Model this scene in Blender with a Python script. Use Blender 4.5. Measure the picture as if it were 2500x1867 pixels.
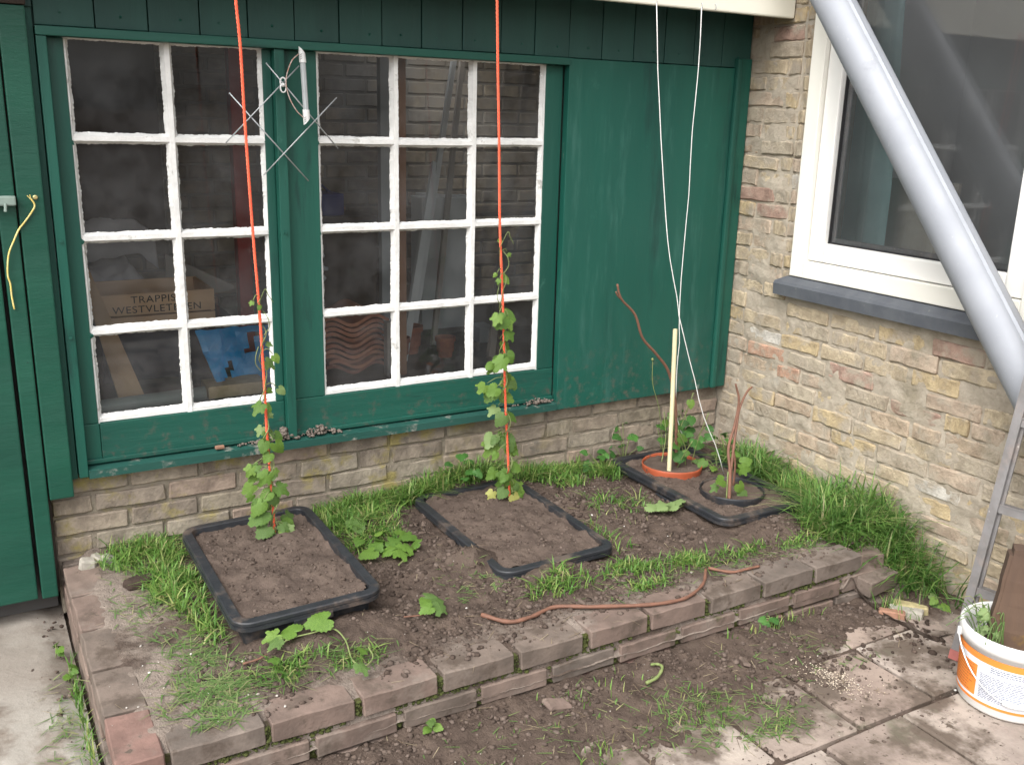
import bpy, bmesh, math, random
import numpy as np
from mathutils import Vector, Matrix, noise, Euler

for o in list(bpy.data.objects): bpy.data.objects.remove(o)
scn = bpy.context.scene
COL = scn.collection
rnd = random.Random(7)
nrg = np.random.default_rng(11)

# ------------------------------------------------------------------ camera
cam_d = bpy.data.cameras.new('camera'); cam = bpy.data.objects.new('camera', cam_d); COL.objects.link(cam)
cam_d.sensor_width = 36.0; cam_d.sensor_fit = 'HORIZONTAL'; cam_d.lens = 2356.9 / 2500 * 36
cam_d.clip_start = 0.05; cam_d.clip_end = 2000
yaw, pit, rol = math.radians(30.1567), math.radians(-15.4543), math.radians(1.5088)
fw = Vector((math.sin(yaw)*math.cos(pit), math.cos(yaw)*math.cos(pit), math.sin(pit)))
rt = Vector((math.cos(yaw), -math.sin(yaw), 0)); up = rt.cross(fw)
r2 = math.cos(rol)*rt + math.sin(rol)*up; u2 = -math.sin(rol)*rt + math.cos(rol)*up
mw = Matrix((r2, u2, -fw)).transposed().to_4x4(); mw.translation = (-2.8688, -3.0981, 1.5593)
cam.matrix_world = mw
scn.camera = cam

# ------------------------------------------------------------------ sky, sun, exposure
SUN_EL, SUN_AZ = math.radians(50), math.radians(238)      # azimuth from +y, clockwise
w = bpy.data.worlds.new('World'); scn.world = w; w.use_nodes = True
nt = w.node_tree; nt.nodes.clear()
sky = nt.nodes.new('ShaderNodeTexSky'); sky.sky_type = 'NISHITA'; sky.sun_disc = False
sky.sun_elevation = SUN_EL; sky.sun_rotation = SUN_AZ; sky.dust_density = 4.0; sky.air_density = 1.2; sky.ozone_density = 1.0
hs = nt.nodes.new('ShaderNodeHueSaturation'); hs.inputs['Saturation'].default_value = 0.22
bg = nt.nodes.new('ShaderNodeBackground'); bg.inputs['Strength'].default_value = 0.15
ow = nt.nodes.new('ShaderNodeOutputWorld')
nt.links.new(sky.outputs[0], hs.inputs['Color']); nt.links.new(hs.outputs[0], bg.inputs['Color']); nt.links.new(bg.outputs[0], ow.inputs[0])
sun_d = bpy.data.lights.new('sun', 'SUN'); sun = bpy.data.objects.new('sun', sun_d); COL.objects.link(sun)
sun_d.energy = 1.1; sun_d.angle = math.radians(60); sun_d.color = (1.0, 0.97, 0.93)
sd = Vector((math.sin(SUN_AZ)*math.cos(SUN_EL), math.cos(SUN_AZ)*math.cos(SUN_EL), math.sin(SUN_EL)))
sun.rotation_euler = sd.to_track_quat('Z', 'Y').to_euler(); sun.location = (-3, -4, 6)
scn.view_settings.view_transform = 'Standard'; scn.view_settings.look = 'None'
scn.view_settings.exposure = 1.15; scn.view_settings.gamma = 1.0; scn.view_settings.use_curve_mapping = False
scn.cycles.max_bounces = 6; scn.cycles.diffuse_bounces = 3; scn.cycles.glossy_bounces = 3; scn.cycles.transparent_max_bounces = 8
scn.cycles.caustics_reflective = False; scn.cycles.caustics_refractive = False

# ------------------------------------------------------------------ materials
MATS = {}
def pm(name, c1, c2=None, scale=8, rough=0.7, bump=0.0, bscale=40, bdist=0.004, stretch=(1, 1, 1), world=False,
       layers=(), spec=0.4, metal=0.0, ramp=None, island=None, trans=0.0, contrast=(0.3, 0.7), rvar=0.0):
    """procedural material: two-tone noise, optional per-object colour ramp, stain layers and relief"""
    m = bpy.data.materials.new(name); m.use_nodes = True
    n = m.node_tree; N = n.nodes; L = n.links; N.clear()
    out = N.new('ShaderNodeOutputMaterial'); b = N.new('ShaderNodeBsdfPrincipled')
    b.inputs['Roughness'].default_value = rough; b.inputs['Metallic'].default_value = metal
    b.inputs['Specular IOR Level'].default_value = spec
    if world:
        g = N.new('ShaderNodeNewGeometry'); co = g.outputs['Position']
    else:
        t = N.new('ShaderNodeTexCoord'); co = t.outputs['Object']
    mp = N.new('ShaderNodeMapping'); mp.inputs['Scale'].default_value = stretch
    L.new(co, mp.inputs['Vector'])
    oi = N.new('ShaderNodeObjectInfo')
    if not world:                                           # a different patch of the pattern on every object
        ml = N.new('ShaderNodeMath'); ml.operation = 'MULTIPLY'; ml.inputs[1].default_value = 37.0
        L.new(oi.outputs['Random'], ml.inputs[0])
        L.new(ml.outputs[0], mp.inputs['Location'])
    def noise_fac(sc, lo, hi, vec, det=4.0, rg=0.6):
        t = N.new('ShaderNodeTexNoise'); t.inputs['Scale'].default_value = sc; t.inputs['Detail'].default_value = det
        t.inputs['Roughness'].default_value = rg
        L.new(vec, t.inputs['Vector'])
        mr = N.new('ShaderNodeMapRange'); mr.inputs['From Min'].default_value = lo; mr.inputs['From Max'].default_value = hi
        mr.interpolation_type = 'SMOOTHSTEP'
        L.new(t.outputs['Fac'], mr.inputs['Value']); return mr.outputs[0]
    def mix(fac, a, c, ty='MIX'):
        mx = N.new('ShaderNodeMix'); mx.data_type = 'RGBA'; mx.blend_type = ty
        if isinstance(fac, float): mx.inputs['Factor'].default_value = fac
        else: L.new(fac, mx.inputs['Factor'])
        for s, v in (('A', a), ('B', c)):
            sk = [q for q in mx.inputs if q.name == s and q.type == 'RGBA'][0]
            if isinstance(v, (tuple, list)): sk.default_value = (*v, 1)
            else: L.new(v, sk)
        return [q for q in mx.outputs if q.type == 'RGBA'][0]
    c2 = c2 or tuple(x*0.75 for x in c1)
    if ramp or island:
        cr = N.new('ShaderNodeValToRGB'); cr.color_ramp.interpolation = 'CONSTANT' if ramp else 'LINEAR'
        cols = ramp or island
        el = cr.color_ramp.elements
        while len(el) < len(cols): el.new(0.5)
        for i, (p, c) in enumerate(cols): el[i].position = p; el[i].color = (*c, 1)
        if ramp: L.new(oi.outputs['Random'], cr.inputs['Fac'])
        else:
            g2 = N.new('ShaderNodeNewGeometry'); L.new(g2.outputs['Random Per Island'], cr.inputs['Fac'])
        f = noise_fac(scale, *contrast, mp.outputs[0])
        dk = mix(f, (1.12, 1.12, 1.12), tuple(y/max(x, 1e-4) for x, y in zip(c1, c2)))
        col = mix(1.0, cr.outputs[0], dk, 'MULTIPLY')
    else:
        col = mix(noise_fac(scale, *contrast, mp.outputs[0]), c1, c2)
    g3 = N.new('ShaderNodeNewGeometry')
    for ly in layers:
        lc, sc, lo, hi = ly[:4]; vec = mp.outputs[0]
        if len(ly) > 4 and ly[4]: vec = g3.outputs['Position']
        f = noise_fac(sc, lo, hi, vec, 5.0, 0.65)
        if len(ly) > 5:                                     # keep the stain to a place: (axis, from, to)
            for ax, a0, a1 in ly[5]:
                sx = N.new('ShaderNodeSeparateXYZ'); L.new(g3.outputs['Position'], sx.inputs[0])
                mr = N.new('ShaderNodeMapRange'); mr.inputs['From Min'].default_value = a0; mr.inputs['From Max'].default_value = a1
                L.new(sx.outputs[ax], mr.inputs['Value'])
                mu = N.new('ShaderNodeMath'); mu.operation = 'MULTIPLY'; L.new(f, mu.inputs[0]); L.new(mr.outputs[0], mu.inputs[1]); f = mu.outputs[0]
        col = mix(f, col, lc)
    L.new(col, b.inputs['Base Color'])
    if rvar:
        f = noise_fac(scale*2.3, 0.3, 0.7, mp.outputs[0])
        mr = N.new('ShaderNodeMapRange'); mr.inputs['To Min'].default_value = rough-rvar; mr.inputs['To Max'].default_value = min(1, rough+rvar)
        L.new(f, mr.inputs['Value']); L.new(mr.outputs[0], b.inputs['Roughness'])
    if bump:
        t = N.new('ShaderNodeTexNoise'); t.inputs['Scale'].default_value = bscale; t.inputs['Detail'].default_value = 4; t.inputs['Roughness'].default_value = 0.65
        L.new(mp.outputs[0], t.inputs['Vector'])
        bp = N.new('ShaderNodeBump'); bp.inputs['Strength'].default_value = bump; bp.inputs['Distance'].default_value = bdist
        L.new(t.outputs['Fac'], bp.inputs['Height']); L.new(bp.outputs[0], b.inputs['Normal'])
    sh = b.outputs[0]
    if trans:
        tl = N.new('ShaderNodeBsdfTranslucent'); L.new(col, tl.inputs['Color'])
        ms = N.new('ShaderNodeMixShader'); ms.inputs[0].default_value = trans
        L.new(b.outputs[0], ms.inputs[1]); L.new(tl.outputs[0], ms.inputs[2]); sh = ms.outputs[0]
    L.new(sh, out.inputs['Surface'])
    MATS[name] = m
    return m

def glass_mat(name, dust, dust_haze_col, tint, ior=1.5, dscale=6, dlo=0.15, dhi=2.6):
    """window glass: see-through, mirror-like by Fresnel, under a thin uneven film of dust with soft haze mixed into its colour"""
    m = bpy.data.materials.new(name); m.use_nodes = True
    n = m.node_tree; N = n.nodes; L = n.links; N.clear()
    out = N.new('ShaderNodeOutputMaterial')
    tr = N.new('ShaderNodeBsdfTransparent'); tr.inputs[0].default_value = (*tint, 1)
    gl = N.new('ShaderNodeBsdfGlossy'); gl.inputs['Roughness'].default_value = 0.02
    fr = N.new('ShaderNodeFresnel'); fr.inputs['IOR'].default_value = ior
    df = N.new('ShaderNodeBsdfDiffuse'); df.inputs[0].default_value = (*dust_haze_col, 1)
    t = N.new('ShaderNodeTexNoise'); t.inputs['Scale'].default_value = dscale; t.inputs['Detail'].default_value = 8; t.inputs['Roughness'].default_value = 0.7
    g = N.new('ShaderNodeNewGeometry'); L.new(g.outputs['Position'], t.inputs['Vector'])
    mr = N.new('ShaderNodeMapRange'); mr.inputs['From Min'].default_value = 0.35; mr.inputs['From Max'].default_value = 0.75
    mr.inputs['To Min'].default_value = dust*dlo; mr.inputs['To Max'].default_value = dust*dhi
    L.new(t.outputs['Fac'], mr.inputs['Value'])
    m1 = N.new('ShaderNodeMixShader'); L.new(fr.outputs[0], m1.inputs[0]); L.new(tr.outputs[0], m1.inputs[1]); L.new(gl.outputs[0], m1.inputs[2])
    m2 = N.new('ShaderNodeMixShader'); L.new(mr.outputs[0], m2.inputs[0]); L.new(m1.outputs[0], m2.inputs[1]); L.new(df.outputs[0], m2.inputs[2])
    L.new(m2.outputs[0], out.inputs['Surface']); MATS[name] = m
    return m

G1, G2 = (0.0115, 0.092, 0.066), (0.009, 0.066, 0.049)
pm('green_board', G1, G2, scale=5, rough=0.5, bump=0.5, bscale=30, stretch=(1, 1, 0.12), spec=0.4,
   layers=[((0.007, 0.045, 0.036), 24, 0.56, 0.74, False), ((0.05, 0.15, 0.115), 11, 0.66, 0.78, True)], rvar=0.12)
pm('green_rail', G1, G2, scale=5, rough=0.5, bump=0.5, bscale=30, stretch=(0.12, 1, 1), spec=0.4,
   layers=[((0.007, 0.045, 0.036), 24, 0.56, 0.74, False), ((0.13, 0.10, 0.075), 9, 0.72, 0.80, True), ((0.09, 0.085, 0.068), 34, 0.52, 0.74, True, [(2, 0.66, 0.46)]), ((0.03, 0.05, 0.045), 7, 0.68, 0.8, True)], rvar=0.12)
pm('green_panel', (0.010, 0.094, 0.068), (0.008, 0.071, 0.053), scale=2.2, rough=0.42, bump=0.2, bscale=60, spec=0.4, stretch=(1, 1, 0.14),
   layers=[((0.030, 0.115, 0.092), 16, 0.52, 0.74, False), ((0.007, 0.046, 0.038), 9, 0.54, 0.74, False), ((0.03, 0.10, 0.085), 3, 0.45, 0.7, True, [(2, 0.85, 0.5)]), ((0.10, 0.095, 0.075), 34, 0.50, 0.72, True, [(2, 0.72, 0.42)]), ((0.25, 0.29, 0.26), 22, 0.72, 0.76, False), ((0.04, 0.15, 0.115), 5, 0.62, 0.85, True), ((0.4, 0.42, 0.4), 38, 0.80, 0.83, True)], rvar=0.1)
pm('green_plank', (0.017, 0.070, 0.057), (0.014, 0.054, 0.046), scale=5, rough=0.55, bump=0.45, bscale=30, stretch=(1, 1, 0.12),
   layers=[((0.07, 0.06, 0.03), 16, 0.74, 0.82, True)])
pm('green_door', (0.009, 0.080, 0.050), (0.008, 0.060, 0.040), scale=4, rough=0.48, bump=0.5, bscale=34, stretch=(0.25, 1, 1), spec=0.4,
   layers=[((0.012, 0.025, 0.02), 20, 0.71, 0.78, True), ((0.2, 0.15, 0.1), 6, 0.76, 0.84, True)], rvar=0.12)
pm('green_sill', (0.012, 0.070, 0.055), (0.02, 0.08, 0.065), scale=6, rough=0.6, bump=0.4, bscale=50, stretch=(0.2, 1, 1),
   layers=[((0.26, 0.25, 0.22), 14, 0.56, 0.70, True)])
pm('white_paint', (0.80, 0.80, 0.78), (0.68, 0.68, 0.66), scale=14, rough=0.6, bump=0.8, bscale=70, bdist=0.004, spec=0.35,
   layers=[((0.45, 0.44, 0.41), 18, 0.62, 0.72, True), ((0.22, 0.21, 0.19), 42, 0.69, 0.74, True), ((0.10, 0.09, 0.08), 95, 0.72, 0.76, True)])
pm('bare_wood', (0.20, 0.165, 0.12), (0.12, 0.09, 0.07), scale=9, rough=0.85, bump=0.4, bscale=40, stretch=(1, 1, 0.15))
pm('cream_paint', (0.80, 0.77, 0.66), (0.76, 0.73, 0.62), scale=2, rough=0.5)
pm('upvc', (0.80, 0.79, 0.76), (0.76, 0.75, 0.72), scale=3, rough=0.35, spec=0.5, layers=[((0.55, 0.53, 0.48), 9, 0.68, 0.85, True)])
pm('upvc_cream', (0.80, 0.78, 0.71), (0.77, 0.75, 0.68), scale=3, rough=0.4)
pm('rubber', (0.02, 0.02, 0.022), rough=0.6)
pm('stone_sill', (0.075, 0.082, 0.096), (0.10, 0.108, 0.12), scale=12, rough=0.6, bump=0.3, bscale=60, layers=[((0.2, 0.2, 0.2), 22, 0.66, 0.78, True)])
DIRT = (0.062, 0.045, 0.034)
pm('house_brick', (0.30, 0.25, 0.185), (0.21, 0.172, 0.126), scale=20, rough=0.92, bump=1.0, bscale=75, bdist=0.006, spec=0.2,
   ramp=[(0.0, (0.43, 0.355, 0.25)), (0.16, (0.41, 0.325, 0.24)), (0.30, (0.46, 0.365, 0.225)), (0.42, (0.37, 0.315, 0.24)),
         (0.56, (0.43, 0.345, 0.265)), (0.68, (0.40, 0.345, 0.265)), (0.80, (0.47, 0.39, 0.275)), (0.94, (0.36, 0.245, 0.195)), (0.97, (0.45, 0.28, 0.20)), (0.988, (0.54, 0.51, 0.46))],
   layers=[((0.36, 0.31, 0.245), 9, 0.46, 0.62, True), ((0.16, 0.14, 0.085), 3.5, 0.50, 0.72, True, [(1, -0.5, -1.4)]), ((0.13, 0.105, 0.08), 26, 0.68, 0.76, True)])
pm('house_mortar', (0.41, 0.36, 0.29), (0.33, 0.285, 0.225), scale=14, rough=0.95, bump=0.9, bscale=55, bdist=0.006, world=True, spec=0.2,
   layers=[((0.17, 0.15, 0.09), 3.5, 0.50, 0.72, True, [(1, -0.5, -1.4)]), ((0.37, 0.34, 0.29), 8, 0.58, 0.72, True), ((0.10, 0.085, 0.065), 18, 0.70, 0.78, True)])
pm('new_mortar', (0.36, 0.33, 0.31), (0.29, 0.26, 0.24), scale=20, rough=0.9, bump=0.6, bscale=60, bdist=0.005, spec=0.2)
pm('plinth_brick', (0.27, 0.235, 0.185), (0.17, 0.145, 0.115), scale=16, rough=0.92, bump=0.9, bscale=42, bdist=0.007, spec=0.2,
   ramp=[(0.0, (0.30, 0.26, 0.205)), (0.25, (0.27, 0.225, 0.18)), (0.45, (0.33, 0.275, 0.215)), (0.65, (0.29, 0.25, 0.19)), (0.85, (0.34, 0.265, 0.21))],
   layers=[((0.27, 0.225, 0.09), 8, 0.50, 0.66, True, [(0, -0.7, -1.5)]), ((0.16, 0.14, 0.115), 13, 0.60, 0.72, True)])
pm('plinth_mortar', (0.26, 0.225, 0.175), (0.20, 0.17, 0.135), scale=14, rough=0.95, bump=0.9, bscale=50, bdist=0.008, world=True, spec=0.2,
   layers=[((0.25, 0.21, 0.09), 8, 0.50, 0.66, True, [(0, -0.7, -1.5)])])
pm('bed_brick', (0.20, 0.160, 0.135), (0.145, 0.118, 0.10), scale=12, rough=0.9, bump=0.6, bscale=60, bdist=0.004, spec=0.2,
   ramp=[(0.0, (0.185, 0.135, 0.112)), (0.3, (0.165, 0.130, 0.108)), (0.55, (0.195, 0.146, 0.121)), (0.78, (0.160, 0.130, 0.110)), (0.93, (0.215, 0.132, 0.110))],
   layers=[((0.235, 0.195, 0.165), 6, 0.52, 0.72, True), ((0.095, 0.073, 0.058), 9, 0.52, 0.68, True), ((0.07, 0.08, 0.025), 7, 0.62, 0.76, True, [(2, 0.135, 0.10)]), ((0.10, 0.078, 0.062), 24, 0.60, 0.70, True)])
pm('bed_mortar', (0.085, 0.066, 0.048), (0.055, 0.046, 0.030), scale=14, rough=0.95, bump=1.0, bscale=60, bdist=0.006, world=True, spec=0.15,
   layers=[((0.07, 0.075, 0.02), 6, 0.48, 0.62, True)])
pm('soil', (0.108, 0.080, 0.064), (0.066, 0.049, 0.040), scale=14, rough=0.97, bump=1.0, bscale=95, bdist=0.007, world=True, spec=0.12,
   layers=[((0.042, 0.031, 0.025), 3.0, 0.54, 0.70, True), ((0.125, 0.096, 0.077), 7, 0.54, 0.72, True), ((0.235, 0.195, 0.165), 6, 0.40, 0.60, True, [(1, -0.93, -1.04)]), ((0.225, 0.185, 0.155), 6, 0.36, 0.58, True, [(0, -2.40, -2.50)])])
pm('spill_soil', (0.105, 0.078, 0.062), (0.064, 0.047, 0.038), scale=14, rough=0.97, bump=1.0, bscale=95, bdist=0.007, world=True, spec=0.12,
   layers=[((0.125, 0.096, 0.077), 7, 0.54, 0.72, True)])
pm('tub_soil', (0.122, 0.092, 0.075), (0.078, 0.058, 0.048), scale=12, rough=0.97, bump=0.9, bscale=110, bdist=0.005, world=True, spec=0.12)
pm('clod', (0.09, 0.065, 0.051), (0.062, 0.045, 0.036), scale=40, rough=0.97, bump=0.8, bscale=140, bdist=0.004, world=True, spec=0.12,
   island=[(0.0, (0.068, 0.050, 0.040)), (0.5, (0.105, 0.078, 0.063)), (1.0, (0.155, 0.12, 0.10))])
pm('dark_clod', (0.06, 0.043, 0.035), (0.04, 0.03, 0.024), scale=40, rough=0.97, bump=0.8, bscale=140, bdist=0.004, world=True, spec=0.12)
pm('slab', (0.31, 0.26, 0.215), (0.235, 0.19, 0.16), scale=5, rough=0.9, bump=0.7, bscale=70, bdist=0.004, spec=0.2,
   ramp=[(0.0, (0.31, 0.255, 0.215)), (0.3, (0.36, 0.31, 0.265)), (0.6, (0.30, 0.24, 0.20)), (0.85, (0.40, 0.36, 0.31))],
   layers=[((0.12, 0.094, 0.075), 4.5, 0.44, 0.60, True), ((0.10, 0.078, 0.06), 20, 0.57, 0.68, True), ((0.085, 0.066, 0.052), 55, 0.62, 0.70, True), ((0.13, 0.135, 0.09), 2.6, 0.54, 0.72, True)])
pm('concrete', (0.40, 0.375, 0.335), (0.30, 0.275, 0.24), scale=4, rough=0.92, bump=0.7, bscale=60, bdist=0.004, world=True, spec=0.2,
   layers=[((0.20, 0.165, 0.135), 5.5, 0.50, 0.68, True), ((0.24, 0.21, 0.18), 3, 0.3, 0.55, True, [(1, -0.62, -0.35)]), ((0.12, 0.095, 0.075), 26, 0.64, 0.73, True), ((0.16, 0.13, 0.105), 3.2, 0.50, 0.66, True)])
pm('ground_dirt', (0.15, 0.115, 0.09), (0.085, 0.066, 0.05), scale=5, rough=0.95, bump=1.0, bscale=50, bdist=0.01, world=True, spec=0.15,
   layers=[((0.08, 0.10, 0.04), 3, 0.58, 0.72, True)])
pm('black_plastic', (0.018, 0.020, 0.024), (0.026, 0.028, 0.032), scale=20, rough=0.45, bump=0.15, bscale=90, spec=0.45,
   layers=[((0.11, 0.085, 0.07), 8, 0.52, 0.70, True)], rvar=0.12)
pm('terracotta_plastic', (0.42, 0.10, 0.045), (0.34, 0.08, 0.035), scale=20, rough=0.5, layers=[((0.10, 0.075, 0.06), 16, 0.58, 0.68, True)])
pm('rope', (0.92, 0.17, 0.085), (0.85, 0.13, 0.07), scale=60, rough=0.5, spec=0.3)
pm('string', (0.78, 0.78, 0.76), (0.66, 0.66, 0.64), scale=80, rough=0.7)
pm('yellow_cord', (0.72, 0.55, 0.13), (0.78, 0.68, 0.30), scale=60, rough=0.7)
pm('cream_tube', (0.72, 0.66, 0.42), (0.66, 0.60, 0.38), scale=9, rough=0.4, layers=[((0.12, 0.105, 0.075), 34, 0.64, 0.72, True, [(2, 0.5, 0.8)]), ((0.4, 0.36, 0.24), 20, 0.62, 0.74, True)])
pm('leaf', (0.155, 0.33, 0.055), (0.085, 0.20, 0.034), scale=40, rough=0.5, bump=0.3, bscale=60, trans=0.32, spec=0.4,
   ramp=[(0.0, (0.155, 0.275, 0.045)), (0.25, (0.12, 0.225, 0.038)), (0.5, (0.19, 0.31, 0.055)), (0.75, (0.135, 0.225, 0.06))])
pm('leaf_dark', (0.06, 0.17, 0.03), (0.042, 0.12, 0.025), scale=22, rough=0.5, bump=0.3, bscale=60, trans=0.25,
   ramp=[(0.0, (0.06, 0.17, 0.03)), (0.4, (0.08, 0.21, 0.038)), (0.7, (0.05, 0.145, 0.028))])
pm('leaf_pale', (0.20, 0.29, 0.11), (0.20, 0.28, 0.10), scale=22, rough=0.6, trans=0.3)
pm('leaf_yellow', (0.45, 0.42, 0.13), (0.33, 0.36, 0.10), scale=22, rough=0.6, trans=0.3)
pm('green_stem', (0.21, 0.24, 0.095), (0.15, 0.20, 0.065), scale=30, rough=0.6)
pm('brown_stem', (0.21, 0.10, 0.065), (0.15, 0.075, 0.05), scale=30, rough=0.7, bump=0.4, bscale=80)
pm('grass', (0.13, 0.23, 0.045), (0.10, 0.20, 0.035), scale=9, rough=0.5, trans=0.3, world=True,
   island=[(0.0, (0.08, 0.18, 0.034)), (0.40, (0.125, 0.25, 0.048)), (0.72, (0.19, 0.30, 0.068)), (0.88, (0.30, 0.34, 0.11)), (1.0, (0.42, 0.36, 0.19))])
pm('tall_grass', (0.085, 0.20, 0.04), (0.06, 0.155, 0.03), scale=9, rough=0.5, trans=0.3, world=True,
   island=[(0.0, (0.065, 0.16, 0.032)), (0.45, (0.115, 0.235, 0.048)), (0.8, (0.175, 0.29, 0.068)), (0.93, (0.30, 0.33, 0.13)), (1.0, (0.40, 0.35, 0.19))])
pm('cut_grass', (0.12, 0.18, 0.06), (0.10, 0.16, 0.045), scale=9, rough=0.7, trans=0.2, world=True,
   island=[(0.0, (0.085, 0.16, 0.045)), (0.5, (0.13, 0.22, 0.065)), (0.8, (0.20, 0.24, 0.10)), (1.0, (0.30, 0.26, 0.15))])
pm('straw', (0.30, 0.24, 0.15), (0.2, 0.15, 0.1), scale=9, rough=0.9, world=True, island=[(0, (0.13, 0.09, 0.06)), (0.5, (0.24, 0.19, 0.12)), (1, (0.40, 0.34, 0.22))])
pm('moss', (0.075, 0.085, 0.022), (0.05, 0.06, 0.016), scale=30, rough=1.0, bump=1.0, bscale=120, world=True)
pm('zinc', (0.31, 0.325, 0.355), (0.27, 0.285, 0.315), scale=4, rough=0.58, metal=0.12, bump=0.05, bscale=40, spec=0.4, rvar=0.05,
   layers=[((0.22, 0.23, 0.25), 7, 0.58, 0.80, True), ((0.38, 0.39, 0.41), 40, 0.66, 0.74, True), ((0.40, 0.20, 0.15), 30, 0.77, 0.80, True)])
pm('aluminium', (0.26, 0.25, 0.25), (0.20, 0.19, 0.185), scale=14, rough=0.5, metal=0.5, bump=0.2, bscale=60, layers=[((0.30, 0.26, 0.24), 12, 0.52, 0.70, True), ((0.6, 0.56, 0.5), 40, 0.68, 0.74, True)])
pm('red_plastic', (0.40, 0.13, 0.11), (0.3, 0.1, 0.09), scale=20, rough=0.6)
pm('steel_wire', (0.5, 0.52, 0.53), (0.4, 0.42, 0.43), scale=30, rough=0.4, metal=0.4)
pm('copper_wire', (0.40, 0.21, 0.15), (0.55, 0.50, 0.47), scale=90, rough=0.5, metal=0.3)
pm('white_plastic', (0.74, 0.75, 0.74), (0.68, 0.69, 0.68), scale=10, rough=0.4)
pm('bucket_white', (0.78, 0.78, 0.77), (0.70, 0.69, 0.67), scale=6, rough=0.42, layers=[((0.5, 0.46, 0.4), 14, 0.66, 0.8, True)])
pm('label_orange', (0.86, 0.27, 0.05), (0.80, 0.24, 0.045), scale=10, rough=0.5)
pm('label_white', (0.72, 0.73, 0.76), (0.68, 0.69, 0.73), scale=10, rough=0.5)
pm('ink', (0.22, 0.24, 0.31), (0.17, 0.19, 0.26), scale=40, rough=0.6)
pm('ink_orange', (0.55, 0.20, 0.05), (0.5, 0.17, 0.045), scale=40, rough=0.6)
pm('ribbed_clear', (0.42, 0.45, 0.46), (0.34, 0.37, 0.38), scale=10, rough=0.25, spec=0.6)
pm('dark_mark', (0.03, 0.03, 0.03), rough=0.6)
pm('old_wood', (0.115, 0.072, 0.048), (0.075, 0.048, 0.035), scale=7, rough=0.9, bump=0.8, bscale=30, stretch=(1, 1, 0.2), layers=[((0.22, 0.13, 0.03), 6, 0.64, 0.8, True)])
pm('pine', (0.46, 0.30, 0.16), (0.36, 0.22, 0.11), scale=12, rough=0.7, stretch=(1, 1, 0.12), bump=0.15, bscale=40)
pm('crate_wood', (0.60, 0.40, 0.25), (0.48, 0.31, 0.19), scale=12, rough=0.75, stretch=(0.12, 1, 1), bump=0.15, bscale=40)
pm('grey_timber', (0.30, 0.27, 0.24), (0.22, 0.20, 0.18), scale=10, rough=0.8, stretch=(1, 1, 0.12))
pm('red_timber', (0.30, 0.17, 0.11), (0.22, 0.12, 0.08), scale=10, rough=0.8, stretch=(1, 1, 0.12))
pm('pale_paintwood', (0.50, 0.52, 0.53), (0.42, 0.44, 0.45), scale=4, rough=0.7)
pm('blue_plastic', (0.03, 0.34, 0.72), (0.022, 0.27, 0.60), scale=6, rough=0.35, layers=[((0.2, 0.3, 0.38), 30, 0.68, 0.76, True)])
pm('roof_tile', (0.42, 0.16, 0.09), (0.26, 0.10, 0.065), scale=10, rough=0.85, bump=0.3, ramp=[(0, (0.36, 0.14, 0.08)), (0.4, (0.30, 0.11, 0.068)), (0.7, (0.40, 0.17, 0.10))])
pm('blue_case', (0.02, 0.03, 0.16), (0.015, 0.025, 0.12), scale=6, rough=0.5)
pm('red_metal', (0.45, 0.03, 0.02), (0.36, 0.022, 0.016), scale=5, rough=0.5)
pm('grey_cloth', (0.50, 0.48, 0.48), (0.38, 0.36, 0.37), scale=6, rough=0.95, bump=0.4, bscale=90)
pm('blue_grey_cloth', (0.55, 0.60, 0.64), (0.40, 0.44, 0.48), scale=8, rough=0.95, bump=0.4, bscale=90)
pm('grey_pipe', (0.27, 0.31, 0.28), (0.22, 0.26, 0.235), scale=8, rough=0.5)
pm('chipboard', (0.46, 0.36, 0.21), (0.38, 0.29, 0.165), scale=40, rough=0.85)
pm('dark_box', (0.03, 0.032, 0.045), (0.022, 0.024, 0.033), scale=4, rough=0.7)
pm('bench_wood', (0.10, 0.08, 0.065), (0.06, 0.048, 0.04), scale=6, rough=0.85, stretch=(0.15, 1, 1))
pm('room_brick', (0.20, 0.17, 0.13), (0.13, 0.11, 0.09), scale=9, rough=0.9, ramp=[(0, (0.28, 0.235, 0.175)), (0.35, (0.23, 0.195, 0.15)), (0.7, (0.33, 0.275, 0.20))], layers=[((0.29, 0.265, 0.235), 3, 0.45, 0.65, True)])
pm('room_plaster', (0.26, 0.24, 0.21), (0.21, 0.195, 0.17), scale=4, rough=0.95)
pm('house_room', (0.66, 0.66, 0.65), (0.62, 0.62, 0.61), scale=3, rough=0.9)
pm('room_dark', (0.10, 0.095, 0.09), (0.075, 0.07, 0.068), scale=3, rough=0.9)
pm('teal_cloth', (0.38, 0.56, 0.54), (0.32, 0.48, 0.465), scale=4, rough=0.85, trans=0.15)
pm('beige_board', (0.48, 0.43, 0.36), (0.42, 0.38, 0.31), scale=6, rough=0.8)
pm('yellow_paper', (0.72, 0.66, 0.05), (0.66, 0.6, 0.05), scale=20, rough=0.7)
pm('broken_yellow', (0.42, 0.36, 0.20), (0.30, 0.25, 0.13), scale=30, rough=0.9, bump=0.5, bscale=70)
pm('broken_white', (0.40, 0.37, 0.32), (0.28, 0.26, 0.22), scale=30, rough=0.9, bump=0.5, bscale=70)
pm('broken_orange', (0.33, 0.18, 0.12), (0.25, 0.14, 0.095), scale=30, rough=0.9, bump=0.5, bscale=70)
pm('crumb', (0.55, 0.53, 0.48), (0.4, 0.38, 0.34), scale=30, rough=0.9, world=True, island=[(0, (0.35, 0.31, 0.27)), (0.6, (0.5, 0.46, 0.41)), (1, (0.72, 0.70, 0.66))])
pm('sawdust', (0.52, 0.45, 0.35), (0.55, 0.46, 0.34), scale=30, rough=0.95, world=True, island=[(0, (0.36, 0.30, 0.23)), (1, (0.58, 0.51, 0.42))])
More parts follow.
